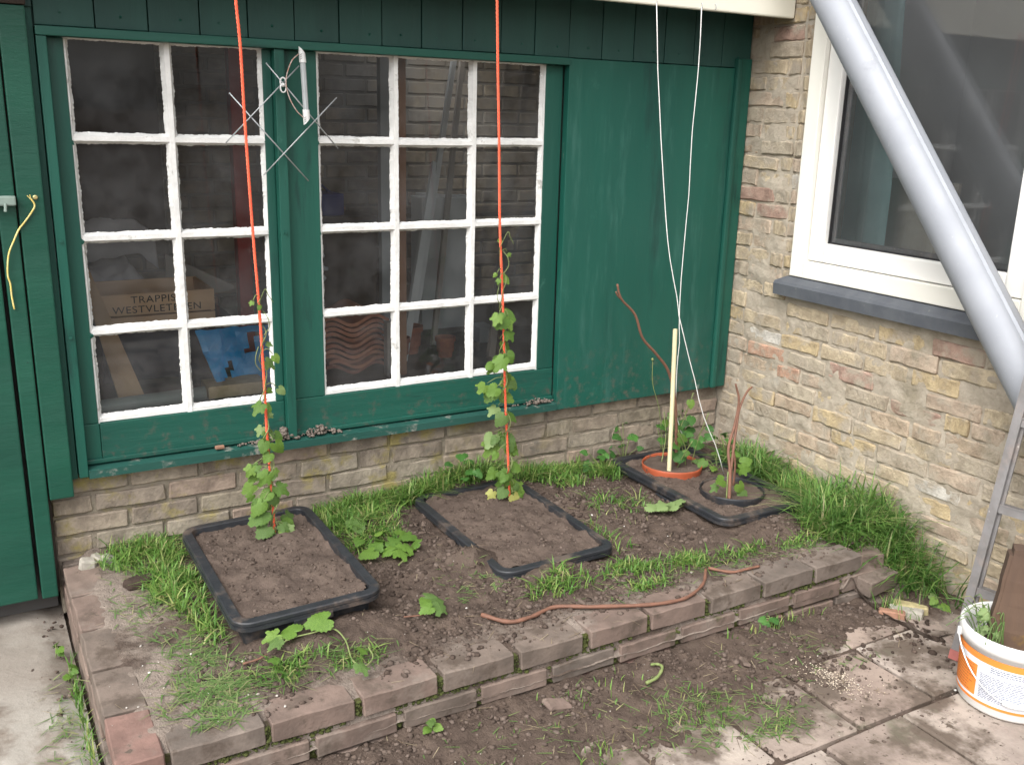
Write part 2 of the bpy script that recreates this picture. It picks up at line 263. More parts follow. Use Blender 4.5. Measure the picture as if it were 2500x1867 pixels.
pm('mortar_lump', (0.20, 0.165, 0.14), (0.15, 0.125, 0.105), scale=30, rough=0.95, bump=0.8, bscale=90)
pm('roof_felt', (0.06, 0.06, 0.06), rough=0.95)
pm('latch_paint', (0.24, 0.31, 0.27), (0.18, 0.24, 0.21), scale=20, rough=0.5)
pm('brass', (0.62, 0.50, 0.22), (0.5, 0.42, 0.2), scale=30, rough=0.4, metal=0.5)
pm('brown_beam', (0.055, 0.04, 0.032), rough=0.9)
glass_mat('shed_glass', 0.034, (0.52, 0.54, 0.56), (0.88, 0.90, 0.89), dscale=5)
glass_mat('house_glass', 0.055, (0.6, 0.62, 0.64), (0.95, 0.97, 0.98), ior=1.6, dscale=2, dlo=0.8, dhi=1.2)  # the even pale film also paints a hazy sky veil on the glass
pm('new_brick', (0.44, 0.31, 0.19), (0.36, 0.25, 0.16), scale=14, rough=0.9, bump=0.5, bscale=70, bdist=0.004, spec=0.2, ramp=[(0, (0.44, 0.31, 0.17)), (0.4, (0.45, 0.27, 0.18)), (0.7, (0.47, 0.35, 0.22)), (0.88, (0.38, 0.20, 0.16))], layers=[((0.32, 0.28, 0.24), 16, 0.55, 0.70, True)])

# ------------------------------------------------------------------ mesh helpers
class MB:
    """collects shapes in world coordinates; build() links them as ONE mesh object"""
    def __init__(s): s.v = []; s.f = []
    def add(s, v, f):
        o = len(s.v); s.v += [tuple(p) for p in v]; s.f += [tuple(i+o for i in q) for q in f]; return s
    def box(s, x0, x1, y0, y1, z0, z1, b=0.0):
        if b <= 0:
            return s.add([(x, y, z) for z in (z0, z1) for y in (y0, y1) for x in (x0, x1)],
                         [(0, 2, 3, 1), (4, 5, 7, 6), (0, 1, 5, 4), (1, 3, 7, 5), (3, 2, 6, 7), (2, 0, 4, 6)])
        bm = bmesh.new(); bmesh.ops.create_cube(bm, size=1)
        for q in bm.verts: q.co = ((x0+x1)/2+q.co.x*(x1-x0), (y0+y1)/2+q.co.y*(y1-y0), (z0+z1)/2+q.co.z*(z1-z0))
        bmesh.ops.bevel(bm, geom=bm.edges[:], offset=b, segments=2, affect='EDGES', profile=0.6)
        return s.bm(bm)
    def bm(s, bm, mat=None):
        bm.verts.index_update()
        vs = [(mat @ q.co) if mat else q.co.copy() for q in bm.verts]; fs = [[q.index for q in f.verts] for f in bm.faces]
        bm.free(); return s.add(vs, fs)
    def tube(s, pts, r, n=8, caps=True):
        pts = [Vector(p) for p in pts]; m = len(pts)
        rs = r if isinstance(r, (list, tuple)) else [r]*m
        t = [(pts[min(i+1, m-1)]-pts[max(i-1, 0)]).normalized() for i in range(m)]
        a = t[0].orthogonal().normalized(); V = []
        for i in range(m):
            a = (a-t[i]*a.dot(t[i]))
            a = a.normalized() if a.length > 1e-6 else t[i].orthogonal().normalized()
            c = t[i].cross(a)
            V += [pts[i]+(a*math.cos(k*2*math.pi/n)+c*math.sin(k*2*math.pi/n))*rs[i] for k in range(n)]
        F = [(i*n+k, i*n+(k+1) % n, (i+1)*n+(k+1) % n, (i+1)*n+k) for i in range(m-1) for k in range(n)]
        if caps: F += [tuple(range(n-1, -1, -1)), tuple((m-1)*n+k for k in range(n))]
        return s.add(V, F)
    def loft(s, rings, close=True, cap0=False, cap1=False):
        n = len(rings[0]); V = [p for r in rings for p in r]
        F = [(i*n+k, i*n+(k+1) % n, (i+1)*n+(k+1) % n, (i+1)*n+k) for i in range(len(rings)-1) for k in range(n if close else n-1)]
        if cap0: F.append(tuple(range(n-1, -1, -1)))
        if cap1: F.append(tuple((len(rings)-1)*n+k for k in range(n)))
        return s.add(V, F)
    def lathe(s, cx, cy, prof, n=48, a0=0.0, a1=2*math.pi):
        full = abs(a1-a0-2*math.pi) < 1e-6; k = n if full else n+1
        rings = [[(cx+r*math.cos(a0+(a1-a0)*i/n), cy+r*math.sin(a0+(a1-a0)*i/n), z) for i in range(k)] for r, z in prof]
        return s.loft(rings, close=full)
    def build(s, name, mat, parent=None, smooth=False, origin=True):
        me = bpy.data.meshes.new(name)
        off = Vector((0, 0, 0)); vs = s.v
        if origin and vs:
            a = np.array([tuple(p) for p in vs], float); lo, hi = a.min(0), a.max(0)
            off = Vector(((lo[0]+hi[0])/2, (lo[1]+hi[1])/2, lo[2])); vs = (a-np.array(off)).tolist()
        me.from_pydata(vs, [], s.f); me.validate()
        if smooth: me.polygons.foreach_set('use_smooth', [True]*len(me.polygons))
        o = link(name, me, mat, parent); o.location = off
        if parent is not None: par(o, parent)
        return o

def link(name, me, mat=None, parent=None):
    o = bpy.data.objects.new(name, me); COL.objects.link(o)
    if mat is not None and me is not None and len(me.materials) == 0: me.materials.append(MATS[mat])
    return o
def par(o, p):
    o.parent = p; o.matrix_parent_inverse = p.matrix_basis.inverted(); return o
def tag(o, label, cat=None, group=None, kind=None):
    o['label'] = label
    if cat: o['category'] = cat
    if group: o['group'] = group
    if kind: o['kind'] = kind
    return o
def thing(name, loc, label, cat, group=None):
    o = bpy.data.objects.new(name, None); COL.objects.link(o); o.location = loc; o.empty_display_size = 0.1
    return tag(o, label, cat, group)
def struct(o, label=None):
    o['kind'] = 'structure'
    if label: o['label'] = label
    return o
def fbm(x, y, z=0.0, o=4): return noise.fractal(Vector((x, y, z)), 1.0, 2.0, o)
def sstep(a, b, x):
    t = min(1, max(0, (x-a)/(b-a))); return t*t*(3-2*t)
def curve_pts(P, n):
    """smooth path through the points (Catmull-Rom)"""
    P = [Vector(p) for p in P]; Q = [2*P[0]-P[1]]+P+[2*P[-1]-P[-2]]; out = []
    for i in range(1, len(Q)-2):
        for k in range(n):
            t = k/n; a, b, c, d = Q[i-1:i+3]
            out.append(0.5*((2*b)+(c-a)*t+(2*a-5*b+4*c-d)*t*t+(3*b-a-3*c+d)*t**3))
    return out+[P[-1]]

def brick_mesh(name, L, D, H, seed, amp=0.004, bev=0.005):
    """rough brick around its centre: length along x, front face towards -y"""
    bm = bmesh.new(); bmesh.ops.create_cube(bm, size=1)
    for q in bm.verts: q.co = (q.co.x*L, q.co.y*D, q.co.z*H)
    bmesh.ops.bevel(bm, geom=bm.edges[:], offset=bev, segments=1, affect='EDGES')
    le = [e for e in bm.edges if abs(e.verts[0].co.x-e.verts[1].co.x) > L*0.6]
    bmesh.ops.subdivide_edges(bm, edges=le, cuts=4, use_grid_fill=True)
    for q in bm.verts:
        p = Vector(q.co)
        q.co += Vector((fbm(p.x*25+seed, p.y*25, p.z*25), fbm(p.x*25, p.y*25+seed, p.z*25+9), 0.8*fbm(p.x*18+5, p.y*18, p.z*18+seed)))*amp
    me = bpy.data.meshes.new(name); bm.to_mesh(me); bm.free()
    me.polygons.foreach_set('use_smooth', [True]*len(me.polygons)); me.set_sharp_from_angle(angle=math.radians(24))
    return me

# ================================================================== GROUND
BT = 0.165                                                   # top of the raised bed edging
BUMPS = [(-1.535, -0.60, 0.07, 0.05), (-1.36, -0.80, 0.07, 0.045), (-0.42, -0.80, 0.09, 0.035), (-0.25, -0.83, 0.07, 0.03), (-1.75, -0.16, 0.16, 0.035),
         (-0.9, -0.35, 0.2, 0.02), (-1.62, -0.55, 0.13, 0.03), (-2.1, -0.84, 0.12, 0.012), (-1.25, 0.0, 0.3, 0.02), (-2.55, 0.02, 0.14, 0.025), (-0.15, -0.2, 0.2, 0.02), (-1.30, 0.0, 0.16, 0.03), (-1.04, -0.35, 0.08, 0.035), (-1.05, -0.1, 0.12, 0.03), (-1.30, -0.80, 0.16, 0.015), (-1.98, -0.80, 0.12, 0.032), (-1.88, -0.55, 0.09, 0.03), (-2.2, -0.82, 0.10, 0.02)]
def soil_h(x, y):
    h = 0.158+0.012*fbm(x*3.1, y*3.1, 1)+0.012*fbm(x*13, y*13, 4)+0.007*fbm(x*42, y*42, 8)+0.0025*fbm(x*90, y*90, 2)
    for bx, by, r, a in BUMPS: h += a*math.exp(-((x-bx)**2+(y-by)**2)/(r*r))
    e = max((1-sstep(-2.46, -2.32, x))*sstep(0.0, -0.12, y), sstep(-0.90, -1.0, y))   # a thin film of dirt over the flat edging bricks
    h = h*(1-e)+e*(0.1635+0.006*fbm(x*7, y*7, 4)+0.004*fbm(x*30, y*30, 8))
    h -= 0.016*(1-sstep(-2.665, -2.60, x))+0.012*sstep(-1.02, -1.09, y)
    h -= 0.09*sstep(-1.092, -1.115, y)*(1-sstep(-0.42, -0.35, x))
    d = sstep(-0.40, -0.335, x)*sstep(-0.95, -1.20, y)          # slopes away to the paving at the right-hand end
    h = h*(1-d)+(-0.005+0.02*fbm(x*9, y*9, 3))*d
    return h
def heightfield(name, x0, x1, y0, y1, st, fn, mat, keep=None):
    nx, ny = int((x1-x0)/st)+1, int((y1-y0)/st)+1
    V = []; ok = []
    for j in range(ny):
        for i in range(nx):
            x, y = x0+(x1-x0)*i/(nx-1), y0+(y1-y0)*j/(ny-1)
            V.append((x, y, fn(x, y))); ok.append(keep is None or keep(x, y))
    F = []
    for j in range(ny-1):
        for i in range(nx-1):
            q = (j*nx+i, j*nx+i+1, (j+1)*nx+i+1, (j+1)*nx+i)
            if all(ok[k] for k in q): F.append(q)
    m = MB(); m.v = V; m.f = F
    return m.build(name, mat, smooth=True)

g = MB(); g.add([(-400, -400, -0.045), (400, -400, -0.045), (400, 400, -0.045), (-400, 400, -0.045)], [(0, 1, 2, 3)])
struct(g.build('ground', 'ground_dirt', origin=False), 'bare brown earth under and around the paving')

# soil of the raised bed
struct(heightfield('soil', -2.66, 0.0, -1.42, 0.035, 0.009, soil_h, 'soil', keep=lambda x, y: not (y < -1.125 and x < -0.36)),
       'dark crumbly garden soil filling the raised brick bed')

# paving: slabs, each a piece of its own
pav = MB().box(-4.5, 0.0, -4.2, -1.10, -0.044, -0.028)
pav = struct(pav.build('paving', 'ground_dirt'), 'dirty pinkish concrete slab paving in front of the raised bed')
def slab_mesh(name, sx, sy, seed):
    bm = bmesh.new(); bmesh.ops.create_cube(bm, size=1)
    for q in bm.verts: q.co = (q.co.x*sx, q.co.y*sy, q.co.z*0.04)
    bmesh.ops.bevel(bm, geom=[e for e in bm.edges], offset=0.006, segments=1, affect='EDGES')
    me = bpy.data.meshes.new(name)
    for q in bm.verts: q.co += Vector((fbm(q.co.x*9+seed, q.co.y*9), fbm(q.co.x*9, q.co.y*9+seed), 0))*0.006
    bm.to_mesh(me); bm.free(); return me
SL = [slab_mesh('paving_slab', 0.288, 0.288, k*3.7) for k in range(5)]
sr = random.Random(5)
for j in range(9):
    for i in range(15):
        x = -0.445-0.30*i+(0.14 if j % 2 == 0 and j > 1 else 0); y = -1.18-0.30*j
        if x > -0.12 or x < -4.3: continue
        o = link('paving_slab', SL[sr.randrange(5)], 'slab', pav)
        o.location = (x+sr.uniform(-.004, .004), y+sr.uniform(-.004, .004), -0.021+sr.uniform(-.004, .004))
        o.rotation_euler = (sr.uniform(-.012, .012), sr.uniform(-.012, .012), sr.uniform(-.012, .012)); par(o, pav)
for j in range(3):                                            # narrow row along the house wall
    for i in range(1):
        o = link('paving_slab', SL[j], 'slab', pav); o.location = (-0.148, -1.33-0.30*j, -0.026); o.rotation_euler = (0.02*j, 0.01, 0.012); par(o, pav)

# concrete apron by the door
struct(heightfield('concrete_apron', -4.2, -2.70, -1.6, 0.30, 0.02, lambda x, y: -0.002+0.006*fbm(x*4, y*4, 2)+0.003*fbm(x*22, y*22, 5)-0.02*sstep(-2.78, -2.70, x), 'concrete'),
       'pale worn concrete apron in front of the green door')

# soil swept off the bed on to the paving
def spill_h(x, y):
    d = -1.118-y
    env = sstep(-0.25, -0.9, x)*0.75+0.25
    reach = 0.16+0.10*fbm(x*1.7, 3.0)+0.10*math.exp(-((x+1.45)/0.45)**2)
    h = 0.040*env*math.exp(-(d/max(0.08, reach))**2)
    h += 0.012*fbm(x*7, y*7, 6)+0.009*fbm(x*22, y*22, 2)+0.004*fbm(x*60, y*60, 5)
    h += 0.014*math.exp(-((x+1.35)**2+(y+1.42)**2)/0.03)+0.012*math.exp(-((x+1.9)**2+(y+1.28)**2)/0.05)
    return h-0.0085-0.0075*sstep(-1.22, -1.42, y)*sstep(-1.75, -1.2, x)-0.004*sstep(-1.40, -1.75, y)
struct(heightfield('spilled_soil', -2.72, -0.02, -2.0, -1.112, 0.011, spill_h, 'spill_soil'), 'dark soil swept off the bed on to the paving')
def ground_h(x, y):
    if x < -2.70: return 0.0
    if y > -1.118 or (x > -0.34 and y > -1.4): return max(soil_h(x, y), BT if (y < -1.02 and x < -0.34) or x < -2.48 else -1)
    return max(spill_h(x, y), 0.0)

# ================================================================== RAISED BED EDGING
bed = thing('bed_edging', (-1.5, -1.07, 0), 'low brown brick edging with mossy joints around the raised bed', 'brick edging')
core = MB().box(-2.672, -0.36, -1.102, -1.02, -0.03, 0.150).box(-2.676, -2.50, -1.018, 0.02, -0.03, 0.147)
core.build('mortar', 'bed_mortar', bed)
BB = [brick_mesh('brick', 0.208, 0.10, 0.058, k*5.1, 0.003, 0.0035) for k in range(6)]
BH = [brick_mesh('brick', 0.10, 0.20, 0.058, 40+k*5.1, 0.003, 0.0035) for k in range(3)]
br = random.Random(3)
def put_brick(me, x, y, z, rz, parent, mat='bed_brick', sx=1.0, sy=1.0, sz=1.0, tilt=0.012):
    o = link('brick', me, mat); o.location = (x, y, z)
    o.rotation_euler = (br.uniform(-tilt, tilt), br.uniform(-tilt, tilt), rz+br.uniform(-tilt, tilt)); o.scale = (sx, sy, sz)
    par(o, parent); return o
J0 = [(-2.577, -2.362), (-2.348, -2.140), (-2.119, -1.914), (-1.897, -1.686), (-1.665, -1.463), (-1.438, -1.236), (-1.220, -1.018), (-0.995, -0.789), (-0.777, -0.563), (-0.552, -0.333)]
put_brick(BH[0], -2.640, -1.018, 0.136, 0, bed)
for a, b in J0: put_brick(BB[br.randrange(6)], (a+b)/2, -1.066, 0.137+br.uniform(-.002, .002), 0, bed, sx=(b-a)/0.208, sz=.95)
J1 = [(-2.69, -2.50), (-2.48, -2.258), (-2.243, -2.03), (-2.011, -1.80), (-1.785, -1.581), (-1.561, -1.352), (-1.333, -1.127), (-1.103, -0.892), (-0.875, -0.659), (-0.64, -0.43), (-0.41, -0.20)]
for a, b in J1: put_brick(BB[br.randrange(6)], (a+b)/2, -1.068+br.uniform(-.004, .004), 0.065, 0, bed, sx=(b-a)/0.208, sz=.93)
for k in range(11): put_brick(BB[br.randrange(6)], -2.585+k*0.225, -1.070, -0.001, 0, bed)
for k in range(5):                                            # left-hand side, two rows wide
    yy = -0.80+k*0.222
    put_brick(BB[k % 6], -2.640, yy, 0.134, math.pi/2, bed)
    put_brick(BB[(k+2) % 6], -2.532, yy-0.07+br.uniform(-.02, .02), 0.128, math.pi/2, bed)
    put_brick(BB[(k+1) % 6], -2.643, yy+0.10, 0.066, math.pi/2, bed)
    put_brick(BB[(k+3) % 6], -2.641, yy, -0.001, math.pi/2, bed)
put_brick(BB[3], -2.53, -1.01, 0.131, 0, bed, sx=0.5)
put_brick(BB[1], -2.41, -0.958, 0.126, 0, bed); put_brick(BB[2], -2.19, -0.958, 0.124, 0, bed)
# the broken right-hand end
put_brick(BB[4], -0.235, -1.035, 0.108, 1.2, bed, sx=0.6, tilt=0.06); put_brick(BB[5], -0.27, -1.115, 0.060, 0.12, bed, sx=0.7, tilt=0.05)
put_brick(BB[0], -0.235, -0.93, 0.135, 1.5, bed, sx=0.8, tilt=0.05)

# ================================================================== SHED
shed = thing('garden_shed', (-1.4, 0.5, 0), 'dark green timber shed with white paned windows on a brick plinth', 'shed')
# plinth
pl = MB(); nx, nz = 270, 52
pl.v = [(-2.70+2.70*i/(nx-1), 0.026+0.004*fbm(i*0.11, j*0.3, 3)+0.003*fbm(i*0.5, j*0.9, 1), -0.02+0.463*j/(nz-1)) for j in range(nz) for i in range(nx)]
pl.f = [(j*nx+i, j*nx+i+1, (j+1)*nx+i+1, (j+1)*nx+i) for j in range(nz-1) for i in range(nx-1)]
pl.box(-2.699, 0.0, 0.045, 0.14, -0.02, 0.43)
pl.box(-2.700, -2.699, 0.03, 0.14, -0.02, 0.44)
plinth = pl.build('plinth', 'plinth_mortar', shed, smooth=True)
PB = [brick_mesh('brick', 0.215, 0.10, 0.056, 70+k*3.3, 0.005, 0.004) for k in range(7)]
pr = random.Random(8)
for c in range(7):
    z = 0.408-c*0.0665; x = -2.698+(0 if c % 2 else -0.0)
    first = True
    while x < -0.02:
        L = 0.215 if not (first and c % 2) else 0.105
        if pr.random() < 0.12: L = 0.11
        L *= pr.uniform(0.93, 1.04); L = min(L, -0.003-x)
        first = False
        if L > 0.04:
            o = link('brick', PB[pr.randrange(7)], 'plinth_brick')
            o.location = (x+L/2, 0.068+pr.uniform(-0.004, 0.006), z+0.003*fbm(x*3, c*5.0)); o.scale = (L/0.215, 1, pr.uniform(0.95, 1.06))
            o.rotation_euler = (0, pr.uniform(-.008, .008), pr.uniform(-.012, .012)); par(o, plinth)
        x += L+0.013

def board(name, x0, x1, z0, z1, y, mat, t=0.03, b=0.003, parent=shed):
    return MB().box(x0, x1, y, y+t, z0, z1, b).build(name, mat, parent)
# cladding over the windows
PX = [-2.76, -2.617, -2.461, -2.318, -2.173, -2.031, -1.887, -1.742, -1.597, -1.456, -1.306, -1.157, -1.021, -0.876, -0.732, -0.588, -0.444, -0.300, -0.156, -0.004]
for k in range(len(PX)-1):
    a, b = PX[k], PX[k+1]
    board('plank', a+0.0016, b-0.0016, (1.765 if k > 0 else 1.81)+rnd.uniform(-.001, .001), 2.12, -0.014+rnd.uniform(-.002, .002), 'green_plank', 0.02, 0.0025)
for k in range(1, len(PX)-1):
    xm = (PX[k]+PX[k+1])/2+rnd.uniform(-.03, .03)
    MB().tube([(xm, -0.013, 1.80+rnd.uniform(-.008, .008)), (xm, -0.0175, 1.80)], 0.0032, 7).build('nail_head', 'green_board', shed)
board('backing', -2.76, -0.003, 1.76, 2.12, 0.012, 'green_plank', 0.02, 0)
board('head_rail', -2.617, -0.876, 1.738, 1.763, -0.030, 'green_rail', 0.055)
board('batten', -2.617, -2.590, 0.446, 1.737, -0.026, 'green_board', 0.05)
board('batten', -1.956, -1.924, 0.478, 1.737, -0.020, 'green_board', 0.045)
board('stile', -2.589, -2.545, 0.605, 1.737, 0.010, 'green_board', 0.03)
board('stile', -1.985, -1.957, 0.605, 1.737, 0.010, 'green_board', 0.03)
board('stile', -1.923, -1.812, 0.605, 1.737, 0.010, 'green_board', 0.03)
board('stile', -0.952, -0.880, 0.605, 1.737, 0.012, 'green_board', 0.03)
board('bottom_rail', -2.589, -2.545+0.002, 0.478, 0.604, 0.010, 'green_board', 0.03)
board('bottom_rail', -2.542, -1.957, 0.478, 0.604, 0.009, 'green_rail', 0.03)
board('bottom_rail', -1.923, -0.880, 0.478, 0.604, 0.009, 'green_rail', 0.03)
board('sill_strip', -2.589, -0.880, 0.4775, 0.492, -0.002, 'green_rail', 0.012, 0.003)
s_ = MB()
s_.add([(-2.589, -0.030, 0.441), (-0.878, -0.030, 0.441), (-0.878, -0.030, 0.466), (-2.589, -0.030, 0.466), (-2.589, 0.045, 0.441), (-0.878, 0.045, 0.441), (-0.878, 0.045, 0.477), (-2.589, 0.045, 0.477)],
       [(0, 1, 2, 3), (3, 2, 6, 7), (1, 5, 6, 2), (4, 0, 3, 7), (5, 4, 7, 6), (4, 5, 1, 0)])
s_.build('window_sill', 'green_sill', shed)
# plain panel and the corner batten
pn = MB().box(-0.876, -0.088, -0.022, 0.012, 0.438, 1.762, 0.003).build('panel', 'green_panel', shed)
pn['label'] = 'plain green sheet beside the windows with pale scuffs'
board('corner_batten', -0.086, -0.062, 0.438, 1.80, -0.036, 'green_board', 0.045, 0.006)
board('corner_board', -0.061, -0.003, 0.438, 1.80, -0.024, 'green_board', 0.03, 0.003)
board('post_board', -2.706, -2.638, 0.395, 1.81, -0.042, 'green_door', 0.03, 0.004)
board('post', -2.70, -2.62, 0.44, 1.81, -0.006, 'green_board', 0.08, 0)
board('door_post', -2.757, -2.711, 0.075, 1.81, -0.040, 'green_door', 0.03, 0.004)
board('door_post', -2.757, -2.703, 0.075, 1.81, -0.008, 'brown_beam', 0.05, 0)
board('beam_end', -3.2, -2.635, 1.812, 1.90, -0.05, 'brown_beam', 0.06, 0.004)
# door
door = MB().box(-3.6, -2.768, -0.012, 0.004, 0.085, 1.80).build('door', 'brown_beam', shed)
for k in range(7):
    o = MB().box(-2.768-0.118*(k+1)+0.0015, -2.768-0.118*k, -0.040+rnd.uniform(-.002, .002), -0.014, 0.078, 1.80, 0.004).build('plank', 'green_door', door)
la = MB().box(-2.80, -2.711, -0.070, -0.041, 1.283, 1.309, 0.004); la.tube([(-2.738, -0.075, 1.29), (-2.740, -0.078, 1.268)], 0.004)
la.build('latch', 'latch_paint', door)
for x, z in [(-2.604, 1.176), (-2.604, 0.89), (-1.94, 1.176)]:
    MB().tube([(x, -0.020 if x < -2 else -0.014, z), (x, -0.032 if x < -2 else -0.026, z)], 0.005, 8).build('bolt_head', 'green_board', shed)
# roof, eaves and the closed shell of the shed
fas = MB().box(-3.6, -0.002, -0.232, -0.205, 1.94, 2.13, 0.006).build('fascia', 'cream_paint', shed)
MB().box(-3.6, -0.003, -0.204, 0.75, 2.131, 2.16).box(-3.6, -0.003, 1.35, 2.9, 2.131, 2.16).box(-3.6, -1.15, 0.75, 1.35, 2.131, 2.16).box(-0.75, -0.003, 0.75, 1.35, 2.131, 2.16).build('roof', 'roof_felt', shed)   # leaves an added opening that lets daylight brighten the inside
MB().box(-3.6, -0.003, -0.204, -0.016, 2.10, 2.118).build('soffit', 'brown_beam', shed)
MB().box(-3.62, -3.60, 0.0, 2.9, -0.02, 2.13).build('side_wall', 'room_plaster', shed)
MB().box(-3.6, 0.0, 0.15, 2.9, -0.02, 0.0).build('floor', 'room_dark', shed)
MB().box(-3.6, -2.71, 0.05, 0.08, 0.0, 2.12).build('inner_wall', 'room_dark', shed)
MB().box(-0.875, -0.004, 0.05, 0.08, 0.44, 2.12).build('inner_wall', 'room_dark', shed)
MB().box(-0.012, -0.004, 0.14, 2.9, 0.0, 2.13).build('inner_wall', 'room_plaster', shed)
# brick back wall of the shed, seen dimly through the panes
bw = MB().box(-3.6, -0.012, 1.55, 1.62, 0.0, 2.13).build('back_wall', 'room_plaster', shed)
MB().box(-3.2, -2.12, 1.02, 1.06, 1.06, 2.12).build('dark_screen', 'brown_beam', shed)  # dark sheet added to keep the upper left panes dark
RB = [brick_mesh('brick', 0.205, 0.05, 0.056, 90+k*2.1, 0.003, 0.004) for k in range(3)]
for c in range(20):
    for k in range(11):
        x = -2.35+k*0.218+(0.109 if c % 2 else 0)
        o = link('brick', RB[pr.randrange(3)], 'room_brick'); o.location = (x, 1.568+pr.uniform(-.003, .003), 0.66+c*0.068); par(o, bw)

# windows: white glazing bars with sloppily painted edges
def bar(axis, p0, p1, c, w1, w2, seed, yf=0.014, yg=0.036):
    """a glazing bar along x or z: flat face, sloping putty sides and a ragged paint line on the glass"""
    n = max(8, int(abs(p1-p0)/0.0045)); rings = []
    for i in range(n+1):
        t = p0+(p1-p0)*i/n
        e0 = w2+0.0024*fbm(t*22, seed, 1)+0.0022*max(-.6, fbm(t*150, seed, 2))+0.004*max(0, fbm(t*40, seed, 12)-.35); e1 = w2+0.0024*fbm(t*22, seed, 7)+0.0022*max(-.6, fbm(t*150, seed, 5))+0.004*max(0, fbm(t*40, seed, 15)-.35)
        k = 0.001*fbm(t*15, seed, 3); cc = c+0.0015*fbm(t*4, seed, 9)
        sec = [(-max(e0, w1), yg-0.0012), (-w1*0.75, yf+0.006), (-w1*0.55, yf+k), (w1*0.55, yf+k), (w1*0.75, yf+0.006), (max(e1, w1), yg-0.0012)]
        rings.append([(cc+a, y, t) if axis == 'z' else (t, y, cc+a) for a, y in sec])
    m = MB(); m.loft(rings, close=False)
    back = [[(r[0][0], yg+0.018, r[0][2]), (r[-1][0], yg+0.018, r[-1][2])] for r in (rings[0], rings[-1])]
    return m
def window(label, xs, zs, seed):
    w = thing('window', (xs[0], 0.03, zs[0]), label, None); del w['label']; w['label'] = label; par(w, shed)
    for k, x in enumerate(xs):
        edge = k in (0, len(xs)-1)
        bar('z', zs[0]-0.012, zs[-1]+0.004, x+(0.008 if k == 0 else -0.008 if edge else 0), 0.009 if edge else 0.013, 0.014 if edge else 0.017, seed+k, yf=0.014 if not edge else 0.016).build('glazing_bar', 'white_paint', w)
    for k, z in enumerate(zs):
        edge = k in (0, len(zs)-1)
        if k == len(zs)-1:
            bar('x', xs[0], xs[-1], z+0.004, 0.005, 0.009, seed+30+k, yf=0.02).build('glazing_bar', 'white_paint', w); continue
        for i in range(len(xs)-1):
            m = bar('x', xs[i]+0.006, xs[i+1]-0.006, z+(0.002 if edge else 0)+rnd.uniform(-.002, .002), 0.011 if edge else 0.013, 0.016, seed+50+7*k+i, yf=0.0155)
            m.build('glazing_bar', 'white_paint', w)
    for i in range(len(xs)-1):
        for k in range(len(zs)-1):
            a, b, c, d = xs[i], xs[i+1], zs[k], zs[k+1]
            ty, tz = rnd.uniform(-.0008, .0008), rnd.uniform(-.0008, .0008)
            MB().add([(a, 0.036+ty, c), (b, 0.036-ty, c), (b, 0.036-tz, d), (a, 0.036+tz, d)], [(0, 1, 2, 3)]).build('pane', 'shed_glass', w)
    return w
ZS = [0.6116, 0.890, 1.176, 1.462, 1.738]
window('white window of eight panes, two across, nearest the door', [-2.553, -2.267, -1.972], ZS, 11.3)
window('white window of twelve panes, three across, with flaking paint', [-1.820, -1.537, -1.240, -0.944], ZS, 47.9)
for x, z in [(-2.549, 1.452), (-1.977, 1.462), (-2.549, 1.168), (-1.976, 1.172), (-2.547, 0.882), (-1.818, 1.455), (-1.818, 1.168), (-1.818, 0.884)]:
    m = MB(); V = []
    for k in range(9): V.append((x+math.cos(k*.698)*0.011*rnd.uniform(.6, 1.2), 0.012+rnd.uniform(0, .002), z+math.sin(k*.698)*0.010*rnd.uniform(.6, 1.2)))
    m.add([(x, 0.0095, z)]+V, [(0, 1+k, 1+(k+1) % 9) for k in range(9)]).build('paint_patch', 'green_board', shed)

# ================================================================== HOUSE
house = thing('brick_house', (0.2, -1.0, 0), 'old house wall of weathered yellow and tan bricks with a white framed window', 'house')
WY0, WY1, WZ0, WZ1 = -0.345, -1.385, 0.975, 2.40
hm = MB(); st = 0.0115
ny, nz = int(2.35/st)+1, int(2.72/st)+1
def wav(y, z): return 0.010*fbm(y*1.6, z*1.2, 2)
hm.v = [(0.0072-0.0085*fbm(i*.09, j*.13, 1)-0.004*fbm(i*.33, j*.4, 7)-0.002*fbm(i*.9, j*.9, 4), 0.10-2.35*i/(ny-1), -0.05+2.72*j/(nz-1)) for j in range(nz) for i in range(ny)]
for j in range(nz-1):
    for i in range(ny-1):
        y, z = hm.v[j*ny+i][1], hm.v[j*ny+i][2]
        if WY1+0.01 < y < WY0 and z > WZ0-0.06: continue
        hm.f.append((j*ny+i, (j+1)*ny+i, (j+1)*ny+i+1, j*ny+i+1))
hm.box(0.03, 0.26, WY0, 3.0, -0.05, 3.2); hm.box(0.03, 0.26, -3.2, WY1, -0.05, 3.2); hm.box(0.03, 0.26, WY1, WY0, -0.05, WZ0-0.03); hm.box(0.03, 0.26, WY1, WY0, WZ1, 3.2)
hm.box(0.012, 0.03, -3.2, -2.24, -0.05, 3.2); hm.box(0.012, 0.03, -2.24, 0.10, 2.66, 3.2)
wall = hm.build('wall', 'house_mortar', house, smooth=True)
HB = [brick_mesh('brick', 0.207, 0.09, 0.055, 120+k*4.7, 0.006, 0.005) for k in range(10)]
hr = random.Random(21)
def hb(y0, L, z, mat='house_brick', dx=0.0, hs=1.0):
    o = link('brick', HB[hr.randrange(10)], mat); o.location = (0.0465+hr.uniform(-0.0035, 0.0065)+dx, y0-L/2, z)
    o.scale = (L/0.205, 1, hs*hr.uniform(0.9, 1.12)); o.rotation_euler = (hr.uniform(-.02, .02), hr.uniform(-.02, .02), -math.pi/2+hr.uniform(-.02, .02)); par(o, wall)
c = 0; z = 0.02
